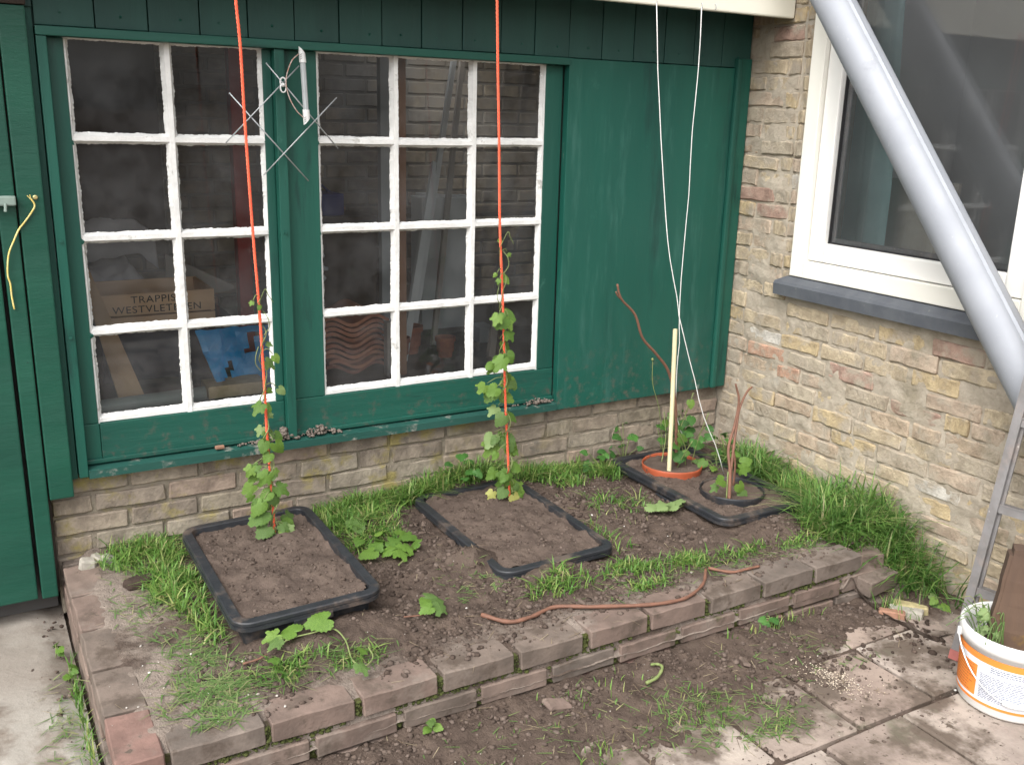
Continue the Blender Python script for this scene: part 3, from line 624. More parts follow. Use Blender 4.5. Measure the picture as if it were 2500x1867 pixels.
while z < 2.05:
    y = -0.004
    if c % 2: hb(y, 0.098, z+wav(y, z)); y -= 0.112
    while y > -1.80:
        L = 0.205*hr.uniform(0.9, 1.05)
        if hr.random() < 0.25: L = 0.105*hr.uniform(0.8, 1.2)
        if z > WZ0-0.03:
            if WY0 < y:
                L2 = min(L, y-WY0-0.060)                        # leave the toothed strip by the frame
                if L2 > 0.045: hb(y, L2, z+wav(y, z))
                y -= max(L2, 0)+0.014
                if y-WY0 < 0.10:
                    L3 = y-WY0-0.006
                    if L3 > 0.03: hb(y, L3, z+wav(y, z), dx=-0.002, mat='new_brick')
                    y = WY1-0.01
                continue
            y = min(y, WY1-0.01)
        else:
            if z > WZ0-0.085 and y < -0.27: break              # the sill sits here
        if hr.random() > 0.03: hb(y, L, z+wav(y, z))
        y -= L+0.014*hr.uniform(0.7, 1.5)
    c += 1; z += 0.0625
# narrow strip of newer mortar where the frame was set in
MB().box(0.0, 0.03, WY0-0.001, WY0+0.008, WZ0, WZ1).build('frame_joint', 'new_mortar', house)
# stone sill with a splayed end
sm = MB()
sec = [(0.09, 0.974), (-0.010, 0.972), (-0.040, 0.952), (-0.047, 0.942), (-0.044, 0.898), (0.09, 0.894)]
sm.loft([[(x, y-(0.035 if z > 0.97 and y > -0.4 else 0.0), z) for x, z in sec] for y in (-0.30, -0.62, -0.95, -1.28, -1.60)][::-1], cap0=True, cap1=True)
sm.build('window_sill', 'stone_sill', house)
hw = thing('window', (0.02, -0.86, WZ0), 'x', None); hw['label'] = 'large white framed window above a dark stone sill'; par(hw, house)
def frame4(name, y0, y1, z0, z1, wd, x0, x1, mat, b=0.004):
    m = MB(); m.box(x0, x1, y1, y1+wd, z0, z1, b); m.box(x0, x1, y0-wd, y0, z0, z1, b)
    m.box(x0+0.0005, x1-0.0005, y1+wd, y0-wd, z0, z0+wd, b); m.box(x0+0.0005, x1-0.0005, y1+wd, y0-wd, z1-wd, z1, b)
    return m.build(name, mat, hw)
frame4('frame', WY0-0.001, WY1+0.001, WZ0+0.001, WZ1, 0.066, -0.012, 0.07, 'upvc_cream')
frame4('sash', WY0-0.070, WY1+0.070, WZ0+0.070, WZ1-0.07, 0.072, 0.008, 0.06, 'upvc', 0.007)
frame4('gasket', WY0-0.142, WY1+0.142, WZ0+0.142, WZ1-0.142, 0.005, 0.030, 0.045, 'rubber', 0)
frame4('spacer', WY0-0.147, WY1+0.147, WZ0+0.147, WZ1-0.147, 0.016, 0.046, 0.054, 'aluminium', 0)
for xx in (0.040, 0.058):
    MB().add([(xx, WY0-0.13, WZ0+0.13), (xx, WY1+0.13, WZ0+0.13), (xx, WY1+0.13, WZ1-0.13), (xx, WY0-0.13, WZ1-0.13)], [(0, 1, 2, 3)]).build('pane', 'house_glass', hw)
# closed shell behind the wall
MB().box(0.26, 3.2, -3.2, 3.0, -0.05, 0.0).build('floor', 'room_dark', house)
MB().box(2.6, 2.66, -0.6, 3.0, 0.0, 3.2).box(2.6, 2.66, -3.2, -0.6, 0.0, 0.4).box(2.6, 2.66, -3.2, -0.6, 2.9, 3.2).build('inner_wall', 'house_room', house)   # unseen opening added to let daylight brighten the room
MB().box(0.26, 2.6, 0.9, 0.95, 0.0, 3.2).build('inner_wall', 'house_room', house)
MB().box(0.26, 2.6, -3.2, -3.15, 0.0, 3.2).build('inner_wall', 'house_room', house)
MB().box(0.0, 3.2, -3.3, 3.0, 3.2, 3.25).build('roof', 'roof_felt', house)

# ================================================================== TUBS
def rrect(cx, cy, hx, hy, r, z, rot, n=7):
    P = []
    for q, (sx, sy) in enumerate(((1, 1), (-1, 1), (-1, -1), (1, -1))):
        for k in range(n):
            a = math.pi/2*(q+k/(n-1)); P.append((sx*(hx-r)+r*math.cos(a), sy*(hy-r)+r*math.sin(a)))
    c, s = math.cos(rot), math.sin(rot)
    return [(cx+c*x-s*y, cy+s*x+c*y, z+0.0025*fbm(x*6+cx, y*6)) for x, y in P]
def tub(cx, cy, hx, hy, z, rot, label, tilt=(0, 0), fill=-0.03, seed=0):
    """rectangular mortar tub sunk in the bed: rolled rim, stepped lip with two grips, soil inside"""
    t = thing('plastic_tub', (cx, cy, 0.10), label, 'tub', 'black tubs sunk in the bed')
    def zz(P): return [(x, y, q+tilt[0]*(x-cx)+tilt[1]*(y-cy)) for x, y, q in P]
    prof = [(-0.060, -0.14), (-0.034, -0.050), (-0.030, -0.002), (-0.028, 0.0), (-0.0035, -0.0005), (-0.0005, -0.0035), (0.0, -0.011), (-0.0025, -0.0115), (-0.0025, -0.0155), (0.0005, -0.016), (0.001, -0.026), (-0.003, -0.0265), (-0.004, -0.022), (-0.028, -0.022), (-0.034, -0.09), (-0.05, -0.15)]
    m = MB(); m.loft([zz(rrect(cx, cy, hx+o, hy+o, max(0.02, 0.055+o), z+dz, rot)) for o, dz in prof])
    b = m.build('tub_body', 'black_plastic', t, smooth=True)
    b.data.set_sharp_from_angle(angle=math.radians(28))
    c, s = math.cos(rot), math.sin(rot)
    for sy in (-1, 1):
        g = MB().box(-0.055, 0.055, -0.006, 0.012, -0.040, -0.022, 0.002)
        g.v = [(cx+c*x-s*(y*-sy+sy*hy), cy+s*x+c*(y*-sy+sy*hy), z+q+tilt[0]*(c*x)+tilt[1]*(sy*hy)) for x, y, q in g.v]
        g.build('grip', 'black_plastic', t)
    if seed == 3:
        g = MB().box(-0.004, 0.010, -0.05, 0.05, -0.047, -0.032, 0.003)
        g.v = [(cx-hx+x, cy-0.02+y, z+q) for x, y, q in g.v]; g.build('grip', 'black_plastic', t)
    hx2, hy2 = hx-0.028, hy-0.028
    def sh(x, y):
        dx, dy = x-cx, y-cy
        e = max(abs(dx)/hx2, abs(dy)/hy2)
        return z+fill+tilt[0]*dx+tilt[1]*dy+0.011*fbm(x*8, y*8, seed)+0.006*fbm(x*26, y*26, seed+3)+0.004*fbm(x*70, y*70, seed+5)+(0.008 if seed != 2 else 0.022)*sstep(0.75, 1.0, e)*fbm(x*6, y*6, seed+7)
    def inside(x, y):
        dx, dy = x-cx, y-cy; u, v = c*dx+s*dy, -s*dx+c*dy
        rr = 0.05; ax, ay = max(0, abs(u)-(hx2-rr)), max(0, abs(v)-(hy2-rr))
        return math.hypot(ax, ay) <= rr
    so = heightfield('soil', cx-hx-.03, cx+hx+.03, cy-hy-.03, cy+hy+.03, 0.0075, sh, 'tub_soil', keep=inside)
    so['kind'] = 'stuff'; par(so, t)
    return sh
T1 = tub(-2.131, -0.428, 0.213, 0.352, 0.250, 0.0, 'black tub of soil nearest the door, standing highest out of the bed', tilt=(0.02, 0.0), fill=-0.015, seed=1)
T2 = tub(-1.302, -0.408, 0.222, 0.338, 0.202, 0.015, 'middle black tub, its rim half buried in soil', tilt=(0.0, 0.02), fill=-0.010, seed=2)
T3 = tub(-0.416, -0.400, 0.212, 0.356, 0.202, 0.0, 'black tub in the corner holding two round pots', fill=-0.016, seed=3)

def pot(cx, cy, r, z, mat, label, seed):
    t = thing('plant_pot', (cx, cy, z-0.05), label, 'plant pot', 'round pots sunk in the corner tub')
    n = 44; prof = [(r*0.94, -0.05), (r*0.97, -0.004), (r*0.985, 0.001), (r, 0.0), (r*1.005, -0.006), (r*0.995, -0.014), (r*0.97, -0.05)]
    m = MB(); rings = [[(cx+q*math.cos(k*2*math.pi/n), cy+q*math.sin(k*2*math.pi/n), z+dz+0.002*math.sin(k*2*math.pi/n*2)) for k in range(n)] for q, dz in prof]
    m.loft(rings).build('pot_rim', mat, t, smooth=True)
    so = heightfield('soil', cx-r, cx+r, cy-r, cy+r, 0.007, lambda x, y: z-0.010+0.004*fbm(x*20, y*20, seed)+0.003*fbm(x*60, y*60, seed), 'tub_soil', keep=lambda x, y: math.hypot(x-cx, y-cy) < r*0.965)
    so['kind'] = 'stuff'; par(so, t)
pot(-0.428, -0.215, 0.122, 0.209, 'terracotta_plastic', 'orange plastic plant pot sunk to its rim beside the cream stake', 2)
pot(-0.398, -0.540, 0.122, 0.209, 'black_plastic', 'black plastic plant pot sunk to its rim in front of the orange one', 5)

# ================================================================== ROPES, STRINGS, STAKE
def twisted(pts, r, pitch, strands=3, n=6):
    """laid rope: three strands winding round a smooth path"""
    P = curve_pts(pts, 40); L = [0.0]
    for a, b in zip(P, P[1:]): L.append(L[-1]+(b-a).length)
    step = pitch/8; m = MB(); N = int(L[-1]/step); Q = []; i = 0
    for k in range(N+1):
        s = k*step
        while i < len(L)-2 and L[i+1] < s: i += 1
        t = (s-L[i])/max(1e-9, L[i+1]-L[i]); Q.append(P[i].lerp(P[i+1], min(1, t)))
    for q in range(strands):
        pp = [p+Vector((math.cos(k/8*2*math.pi+q*2*math.pi/strands), math.sin(k/8*2*math.pi+q*2*math.pi/strands), 0))*r*0.60 for k, p in enumerate(Q)]
        m.tube(pp, r*0.52, n)
    return m
R1 = [(-2.125, -0.238, 1.96), (-2.122, -0.238, 1.846), (-2.115, -0.236, 1.727), (-2.112, -0.235, 1.539), (-2.107, -0.234, 1.343), (-2.101, -0.233, 1.154), (-2.094, -0.232, 0.985), (-2.089, -0.232, 0.752), (-2.088, -0.235, 0.586), (-2.083, -0.238, 0.414), (-2.079, -0.242, 0.22)]
R2 = [(-1.300, -0.238, 1.97), (-1.297, -0.236, 1.909), (-1.287, -0.232, 1.701), (-1.275, -0.228, 1.483), (-1.263, -0.224, 1.209), (-1.249, -0.222, 1.018), (-1.237, -0.220, 0.854), (-1.223, -0.219, 0.599), (-1.205, -0.218, 0.369), (-1.192, -0.218, 0.185)]
tag(twisted(R1, 0.0043, 0.036).build('rope', 'rope', smooth=True), 'orange twisted rope hanging from the eaves to the tub nearest the door', 'rope', 'orange climbing ropes')
tag(twisted(R2, 0.0043, 0.036).build('rope', 'rope', smooth=True), 'orange twisted rope hanging from the eaves to the middle tub', 'rope', 'orange climbing ropes')
def wob(P, a, seed, n=6):
    return [p+Vector((fbm(k*.8, seed)*a*.6, fbm(k*.8, seed+9)*a*.6, 0)) for k, p in enumerate(curve_pts(P, n))]
SA = [(-0.667, -0.237, 1.948), (-0.659, -0.257, 1.728), (-0.642, -0.279, 1.492), (-0.618, -0.305, 1.216), (-0.597, -0.319, 1.065), (-0.563, -0.332, 0.927), (-0.551, -0.338, 0.857), (-0.52, -0.349, 0.749), (-0.472, -0.362, 0.603), (-0.423, -0.376, 0.451), (-0.362, -0.388, 0.332), (-0.311, -0.397, 0.205)]
SB = [(-0.464, -0.236, 1.948), (-0.454, -0.232, 1.737), (-0.458, -0.227, 1.525), (-0.449, -0.222, 1.289), (-0.45, -0.218, 1.079), (-0.447, -0.214, 0.862), (-0.433, -0.211, 0.712), (-0.432, -0.208, 0.598), (-0.42, -0.205, 0.441), (-0.385, -0.203, 0.337), (-0.35, -0.202, 0.282)]
tag(MB().tube(wob(SA, 0.003, 1.0, 2), 0.0018, 6).build('string', 'string', smooth=True), 'white string slanting from the eaves down to the black pot', 'string', 'white strings')
tag(MB().tube(wob(SB, 0.003, 5.0, 2), 0.0018, 6).build('string', 'string', smooth=True), 'white string hanging from the eaves behind the cream stake', 'string', 'white strings')
for x in (-0.667, -0.464, -0.40):
    MB().tube(curve_pts([(x, -0.231, 1.962), (x, -0.238, 1.958), (x, -0.240, 1.948), (x, -0.236, 1.943)], 4), 0.0014, 5).build('hook', 'steel_wire', fas)
stk = MB(); r = 0.0088
stk.tube([(-0.479, -0.262, 0.17), (-0.489, -0.262, 0.48), (-0.5005, -0.262, 0.782)], r, 16, caps=False)
stk.tube([(-0.5005, -0.262, 0.782), (-0.4995, -0.262, 0.75)], r*0.78, 16, caps=False)
tag(stk.build('garden_stake', 'cream_tube', smooth=True), 'cream plastic tube stake speckled with dirt in the orange pot', 'stake')

# ================================================================== LEAVES AND VINES
def leaf_mesh(name, ctrl, seed, fold=0.35, droop=0.35, ser=0.06, n=36):
    V = [(0, 0.36, 0.02)]; r0 = random.Random(seed)
    for k in range(n):
        a = 360*k/n; b = min(a, 360-a)
        for (a0, q0), (a1, q1) in zip(ctrl, ctrl[1:]):
            if a0 <= b <= a1: t = (b-a0)/(a1-a0); t = t*t*(3-2*t); q = q0+(q1-q0)*t; break
        q *= 1+(ser if k % 2 else -ser)*(1 if b < 150 else 0)+r0.uniform(-.03, .03)
        x, y = q*math.sin(math.radians(a)), 0.36+q*math.cos(math.radians(a))
        z = fold*(abs(x)**1.3)*-0.5+0.03*math.sin(7*x+seed)-droop*max(0, y-0.2)**2+0.03*math.cos(9*y)
        V.append((x, y, z))
    m = [(0, 1+k, 1+(k+1) % n) for k in range(n)]
    me = bpy.data.meshes.new(name); me.from_pydata(V, [], [(a, c, b) for a, b, c in m]); me.update()
    me.polygons.foreach_set('use_smooth', [True]*len(me.polygons)); return me
LOBED = [(0, .66), (24, .42), (36, .36), (58, .52), (82, .36), (100, .34), (124, .40), (155, .33), (180, .10)]
OVATE = [(0, .66), (20, .52), (45, .44), (80, .42), (115, .43), (150, .38), (180, .14)]
LEAF = {}
def leafs(mat):
    if mat not in LEAF:
        LEAF[mat] = []
        for k in range(6):
            me = leaf_mesh('leaf', LOBED if k % 2 == 0 else OVATE, k+len(LEAF)*10, fold=0.3+0.15*(k % 3), droop=0.2+0.15*(k % 3)); me.materials.append(MATS[mat]); LEAF[mat].append(me)
    return LEAF[mat]
lr = random.Random(17)
def put_leaf(parent, centre, tip, nrm, size, mat='leaf', lobed=None):
    t = Vector(tip).normalized(); nn = Vector(nrm); nn = (nn-t*nn.dot(t)).normalized(); x = t.cross(nn)
    L = leafs(mat); k = lr.randrange(6)
    if lobed is not None and (k % 2 == 0) != lobed: k = (k+1) % 6
    o = link('leaf', L[k]); M = Matrix((x, t, nn)).transposed().to_4x4()
    M = M @ Matrix.Diagonal((size*lr.uniform(.9, 1.1), size, size, 1)); base = Vector(centre)-t*size*0.40
    M.translation = base; o.matrix_basis = M; par(o, parent); return base
def rope_at(R, z):
    for a, b in zip(R, R[1:]):
        if b[2] <= z <= a[2]:
            t = (z-a[2])/(b[2]-a[2]); return Vector(a).lerp(Vector(b), t)
    return Vector(R[-1])
V1 = [(-2.068, 0.802, 0.034), (-2.037, 0.713, 0.019), (-2.113, 0.678, 0.027), (-2.082, 0.656, 0.025), (-2.102, 0.59, 0.026), (-2.087, 0.552, 0.026), (-2.104, 0.55, 0.032), (-2.065, 0.544, 0.034), (-2.093, 0.514, 0.028), (-2.142, 0.465, 0.034), (-2.104, 0.448, 0.034), (-2.071, 0.458, 0.022), (-2.13, 0.438, 0.026), (-2.145, 0.406, 0.03), (-2.1, 0.385, 0.032), (-2.06, 0.398, 0.035), (-2.077, 0.366, 0.03), (-2.13, 0.355, 0.03), (-2.098, 0.338, 0.03), (-2.125, 0.317, 0.037), (-2.116, 0.271, 0.033), (-2.1, 0.245, 0.031), (-2.056, 0.268, 0.035), (-2.025, 0.274, 0.033), (-2.037, 0.252, 0.033), (-2.068, 0.24, -0.022), (-2.032, 0.235, -0.02), (-2.091, 0.238, 0.022), (-2.073, 0.715, 0.015), (-2.12, 1.0, 0.012), (-2.095, 0.985, 0.012), (-2.07, 0.865, 0.018)]
V2 = [(-1.28, 1.034, 0.013), (-1.269, 1.014, 0.017), (-1.232, 1.015, 0.027), (-1.22, 1.098, 0.01), (-1.257, 1.147, 0.011), (-1.28, 0.888, 0.04), (-1.25, 0.872, 0.038), (-1.217, 0.883, 0.036), (-1.223, 0.824, 0.043), (-1.222, 0.78, 0.047), (-1.258, 0.73, 0.043), (-1.225, 0.743, 0.039), (-1.265, 0.697, 0.033), (-1.282, 0.631, 0.041), (-1.266, 0.602, 0.038), (-1.21, 0.64, 0.04), (-1.191, 0.637, 0.033), (-1.209, 0.584, 0.047), (-1.261, 0.546, 0.04), (-1.249, 0.52, 0.033), (-1.195, 0.513, 0.042), (-1.262, 0.43, 0.047), (-1.257, 0.401, 0.044), (-1.204, 0.415, 0.051), (-1.184, 0.39, 0.047), (-1.169, 0.309, 0.034), (-1.251, 0.297, 0.045), (-1.224, 0.292, 0.041), (-1.234, 0.235, 0.038), (-1.183, 0.233, 0.041), (-1.151, 0.227, 0.041), (-1.264, 0.222, -0.027), (-1.189, 0.205, -0.028), (-1.161, 0.202, 0.028), (-1.174, 0.222, 0.034)]
def vine(R, leaves, top, label, base_z, y0, lsc):
    t = thing('hop_vine', (R[-1][0], R[-1][1], base_z), label, 'hop plant', 'hops climbing the ropes')
    m = MB(); P = []
    n = 110
    for k in range(n+1):
        z = base_z-0.01+(top-base_z)*k/n; c = rope_at(R, z); a = k*0.33; rr = 0.010+0.006*math.sin(k*.41)
        P.append(c+Vector((math.cos(a)*rr, math.sin(a)*rr, z-c.z)))
    m.tube(P, [0.0028*(1-0.55*k/n) for k in range(n+1)], 6)
    # loose tip
    q = P[-1]; m.tube(curve_pts([q, q+Vector((.012, -.01, .03)), q+Vector((.02, -.012, .012)), q+Vector((.035, -.01, -.012))], 5), 0.0012, 5)
    extra = [(x+lr.uniform(-.022, .022), z+lr.uniform(-.025, .025), s*lr.uniform(.5, .8)) for x, z, s in leaves if s > .024 and lr.random() < .75]
    for x, z, s in leaves+extra:
        yel = s < 0; s = abs(s)*lsc*lr.uniform(.75, 1.2); c = rope_at(R, max(z, base_z)); side = x-c.x
        dirx = (1 if side > 0 else -1)*min(1, abs(side)/0.03+0.25)
        tip = Vector((dirx*lr.uniform(.5, .9), -lr.uniform(.15, .5), -lr.uniform(.25, .9)))
        nn = Vector((lr.uniform(-.5, .3), -lr.uniform(.6, 1), lr.uniform(.3, .9)))
        yy = y0+lr.choice((-.028, -.018, .012, .026))*min(1, s/.05)
        mat = 'leaf_yellow' if yel else ('leaf_pale' if lr.random() < .06 else 'leaf')
        b = put_leaf(t, (x, yy, z), tip, nn, s, mat)
        sp = c+Vector((0, 0, min(0.03, 0.6*s)))
        m.tube(curve_pts([sp, (sp+b)/2+Vector((0, -.004, .012)), b], 4), [0.0013]*9, 5)
    # the wiry tendrils winding round the rope above the leaves
    for zt, sd in ((top-0.05, 1), (top-0.16, -1)):
        c = rope_at(R, zt)
        m.tube(curve_pts([c+Vector((.01*sd, 0, 0)), c+Vector((.022*sd, -.012, -.022)), c+Vector((.024*sd, -.012, -.05)), c+Vector((.008*sd, -.008, -.075))], 6), 0.0013, 5)
    m.build('stem', 'green_stem', t, smooth=True)
vine(R1, V1, 1.02, 'leafy green hop climbing the orange rope in the tub nearest the door', 0.225, -0.236, 1.85)
vine(R2, V2, 1.16, 'leafy green hop climbing the orange rope in the middle tub', 0.190, -0.222, 1.7)

def cutting(name, label, stem, leaves, mat='leaf', smat='green_stem', r=0.0022, size=(0.06, 0.08), group='cut shoots lying on the soil', lift=0.012, cat='cut shoot'):
    P = [Vector((x, y, ground_h(x, y)+lift)) for x, y in stem]
    t = thing(name, (P[0].x, P[0].y, P[0].z-lift), label, cat, group)
    MB().tube(curve_pts(P, 6), r, 6).build('stem', smat, t, smooth=True)
    for k, lf in enumerate(leaves):
        x, y = lf[:2]; s = lf[2] if len(lf) > 2 else lr.uniform(*size); a = lr.uniform(0, 6.28)
        put_leaf(t, (x, y, ground_h(x, y)+lift+0.012+lr.uniform(0, .012)), (math.cos(a), math.sin(a), lr.uniform(-.25, .1)), (lr.uniform(-.4, .3), lr.uniform(-.75, -.1), 1), s, mat)
    return t
cutting('hop_cutting', 'wilted heap of hop leaves on the grass between the two left tubs', [(-1.829, -0.208), (-1.825, -0.266), (-1.809, -0.336), (-1.772, -0.385), (-1.72, -0.396), (-1.716, -0.458), (-1.764, -0.512)],
        [(-1.794, -0.217, .085), (-1.82, -0.412, .07), (-1.751, -0.35), (-1.725, -0.378), (-1.731, -0.45, .075), (-1.656, -0.351), (-1.657, -0.412, .055), (-1.782, -0.364), (-1.677, -0.34), (-1.824, -0.328, .05), (-1.70, -0.42), (-1.76, -0.42), (-1.74, -0.30, .05)])
cutting('hop_cutting', 'long hop shoot with lobed leaves and a looped tip in front of the left tub', [(-2.281, -0.849), (-2.218, -0.843), (-2.159, -0.843), (-2.101, -0.847), (-2.085, -0.901), (-2.093, -0.975), (-2.074, -1.014), (-2.04, -0.984), (-2.037, -0.946)],
        [(-2.251, -0.81, .06), (-2.258, -0.86, .05), (-2.205, -0.824, .068), (-2.125, -0.83, .082), (-2.065, -0.966, .042), (-2.094, -1.04, .055), (-2.282, -0.915, .038)], lift=0.018)
cutting('hop_cutting', 'small hop sprig on bare soil between the left tub and the lying twig', [(-1.886, -0.833), (-1.826, -0.836), (-1.79, -0.80), (-1.77, -0.79)],
        [(-1.784, -0.781, .055), (-1.763, -0.786, .06), (-1.775, -0.833, .06), (-1.811, -0.838, .05), (-1.80, -0.79, .045)], smat='brown_stem', lift=0.014)
cutting('pulled_thistle', 'pulled pale weed lying on soil beside the corner tub', [(-0.80, -0.52), (-0.74, -0.545), (-0.68, -0.55), (-0.62, -0.53)],
        [(-0.78, -0.53, .06), (-0.74, -0.55, .07), (-0.70, -0.55, .07), (-0.66, -0.545, .06), (-0.72, -0.53, .05), (-0.64, -0.53, .05)], mat='leaf_pale', lift=0.016)
# twigs
def twig(P2, label, r0, r1, lift, group=None, mat='brown_stem', zs=None, name='twig', cat='twig'):
    P = [Vector((x, y, (ground_h(x, y)+lift) if zs is None else zs[k])) for k, (x, y) in enumerate(P2)]
    Q = curve_pts(P, 7); n = len(Q); m = MB()
    m.tube(Q, [r0+(r1-r0)*k/(n-1)+0.0006*math.sin(k*1.3) for k in range(n)], 7)
    return tag(m.build(name, mat, smooth=True), label, cat, group)
twig([(-1.677, -0.907), (-1.623, -0.973), (-1.547, -0.974), (-1.455, -0.953), (-1.365, -1.015), (-1.214, -1.075), (-1.112, -1.096), (-1.047, -1.085), (-0.967, -1.043), (-0.897, -0.972)],
     'long bent brown twig lying on the soil and the front bricks', 0.0065, 0.005, 0.010)
twig([(-0.883, -0.968), (-0.83, -1.017), (-0.78, -1.03), (-0.725, -1.033)], 'short curved brown twig lying on the bed at the right', 0.005, 0.0045, 0.008)
twig([(-2.345, -0.852), (-2.31, -0.855), (-2.281, -0.849)], 'tiny brown stub beside the long hop shoot', 0.003, 0.0025, 0.012)
twig([(-1.315, -1.221), (-1.274, -1.219), (-1.242, -1.200), (-1.243, -1.178), (-1.262, -1.172)], 'curled pale green stalk on the spilled soil by the bricks', 0.005, 0.004, 0.012, mat='green_stem', name='stalk', cat='stalk')
# the bare bent stem behind the stake
m = MB(); Q = curve_pts([(-0.405, -0.22, 0.19), (-0.43, -0.21, 0.46), (-0.465, -0.20, 0.59), (-0.534, -0.20, 0.672), (-0.607, -0.20, 0.744), (-0.650, -0.20, 0.838), (-0.720, -0.20, 0.906), (-0.742, -0.20, 0.962)], 8)
m.tube(Q, [0.007-0.0028*k/len(Q) for k in range(len(Q))], 8); m.tube(curve_pts([(-0.715, -0.20, 0.900), (-0.738, -0.203, 0.918), (-0.750, -0.205, 0.935)], 5), 0.0035, 6)
tag(m.build('bare_stem', 'brown_stem', smooth=True), 'bare crooked brown stem leaning left behind the cream stake', 'stem')
# twisted brown stems in the black pot
t = thing('young_vine', (-0.455, -0.60, 0.20), 'forked bare brown stems with a few leaves in the black pot', 'vine')
m = MB()
Q = curve_pts([(-0.470, -0.605, 0.195), (-0.455, -0.58, 0.30), (-0.445, -0.55, 0.38), (-0.405, -0.53, 0.46), (-0.385, -0.52, 0.55), (-0.40, -0.51, 0.615)], 8); m.tube(Q, [0.0068-0.003*k/len(Q) for k in range(len(Q))], 8)
Q = curve_pts([(-0.470, -0.600, 0.195), (-0.44, -0.57, 0.34), (-0.40, -0.535, 0.45), (-0.383, -0.525, 0.52), (-0.35, -0.52, 0.578), (-0.325, -0.52, 0.597)], 8); m.tube(Q, [0.0055-0.002*k/len(Q) for k in range(len(Q))], 8)
m.tube(curve_pts([(-0.355, -0.50, 0.195), (-0.345, -0.49, 0.28), (-0.36, -0.48, 0.36)], 6), 0.0045, 7)
m.build('stem', 'brown_stem', t, smooth=True)
m = MB(); m.tube(curve_pts([(-0.475, -0.595, 0.195), (-0.465, -0.58, 0.30)], 6), 0.003, 6); m.build('stem', 'green_stem', t, smooth=True)
for x, y, z, s, a in [(-0.50, -0.59, 0.275, .06, 2.6), (-0.52, -0.58, 0.25, .045, 3.4), (-0.415, -0.60, 0.24, .055, 5.2), (-0.40, -0.60, 0.205, .05, 4.7), (-0.36, -0.55, 0.285, .065, .3), (-0.335, -0.53, 0.30, .055, .9), (-0.345, -0.52, 0.27, .05, -.6)]:
    put_leaf(t, (x, y, z), (math.cos(a), -.3, math.sin(a)*.6-.2), (-.3, -.8, .6), s, 'leaf')
# hop in the orange pot
t = thing('young_hop', (-0.40, -0.22, 0.20), 'bushy dark green hop in the orange pot behind the strings', 'hop plant')
m = MB(); h2 = random.Random(4)
for k in range(6):
    x, y = -0.40+h2.uniform(-.05, .06), -0.20+h2.uniform(-.05, .04); x2, y2, z2 = x+h2.uniform(-.08, .14), y+h2.uniform(-.10, .06), h2.uniform(.32, .50)
    m.tube(curve_pts([(x, y, .19), ((x+x2)/2+h2.uniform(-.02, .02), (y+y2)/2, (.19+z2)/2), (x2, y2, z2)], 6), 0.0022, 5)
    for q in range(3):
        f = h2.uniform(.35, 1); put_leaf(t, (x+(x2-x)*f+h2.uniform(-.03, .03), y+(y2-y)*f+h2.uniform(-.03, .02), .19+(z2-.19)*f), (h2.uniform(-1, 1), -.4, h2.uniform(-.8, .3)), (-.2, -.8, .7), h2.uniform(.032, .058), 'leaf_dark' if h2.random() < .6 else 'leaf')
m.build('stem', 'green_stem', t, smooth=True)
# broad-leaved weeds along the wall behind the corner tub
def weed(x, y, n, hgt, size, label, mat='leaf_dark', seed=0, group='broad-leaved weeds in the corner', sprd=0.06, z=None):
    q = random.Random(seed); z0 = ground_h(x, y) if z is None else z
    t = thing('weed', (x, y, z0), label, 'weed', group); m = MB()
    for k in range(n):
        a = q.uniform(0, 6.28); f = q.uniform(.3, 1); s = q.uniform(.6, 1)*size; p = (x+math.cos(a)*sprd*f, y+math.sin(a)*sprd*f, z0+hgt*q.uniform(.25, 1))
        b = put_leaf(t, p, (math.cos(a), math.sin(a)-.25, q.uniform(-.5, .4)), (-.3, -.6, .9), s, mat, lobed=False)
        m.tube(curve_pts([(x+q.uniform(-.006, .006), y+q.uniform(-.006, .006), z0-.005), ((x+b.x)/2, (y+b.y)/2, (z0+b.z)/2+.012), b], 4), 0.0014, 5)
    m.build('stem', 'green_stem', t, smooth=True)
weed(-0.66, -0.035, 8, .09, .055, 'broad-leaved weed against the plinth left of the corner tub', seed=1, sprd=.08)
weed(-0.53, -0.025, 8, .22, .052, 'tall broad-leaved weed against the plinth behind the cream stake', seed=2, sprd=.07)
weed(-0.33, -0.03, 10, .17, .055, 'leafy weed against the plinth between the strings', seed=3, sprd=.1)
weed(-0.20, -0.06, 11, .18, .058, 'leafy weed in the corner where the two walls meet', seed=4, sprd=.1)
weed(-0.14, -0.23, 8, .12, .05, 'leafy weed right of the corner tub beside the house wall', seed=5, sprd=.09)
weed(-0.26, -0.30, 7, .14, .055, 'leafy weed hanging over the rim of the corner tub', seed=12, sprd=.09, mat='leaf')
weed(-1.29, -0.03, 6, .13, .055, 'large-leaved weed against the plinth behind the middle hop', seed=6, sprd=.09)
weed(-0.11, -1.20, 9, .03, .045, 'pale low weed in the gap beside the tall grass', 'leaf_pale', 7, sprd=.045, group='seedlings on the paving')
weed(-0.05, -1.17, 3, .03, .035, 'single bright seedling beyond the broken edging', 'leaf', 8, sprd=.02, group='seedlings on the paving')
weed(-0.127, -1.28, 5, .035, .05, 'bright green seedling beside the broken tile pieces', 'leaf', 9, sprd=.035, group='seedlings on the paving')
weed(-1.954, -1.16, 4, .035, .035, 'tiny seedling on the spilled soil near the front bricks', 'leaf', 10, sprd=.022, group='seedlings on the paving')
weed(-0.76, -1.145, 6, .03, .035, 'small weed growing at the foot of the edging', 'leaf_dark', 11, sprd=.035, group='seedlings on the paving')
weed(-2.745, -0.27, 4, .03, .04, 'weed on the concrete close to the door', 'leaf', 13, sprd=.025, group='seedlings on the paving')
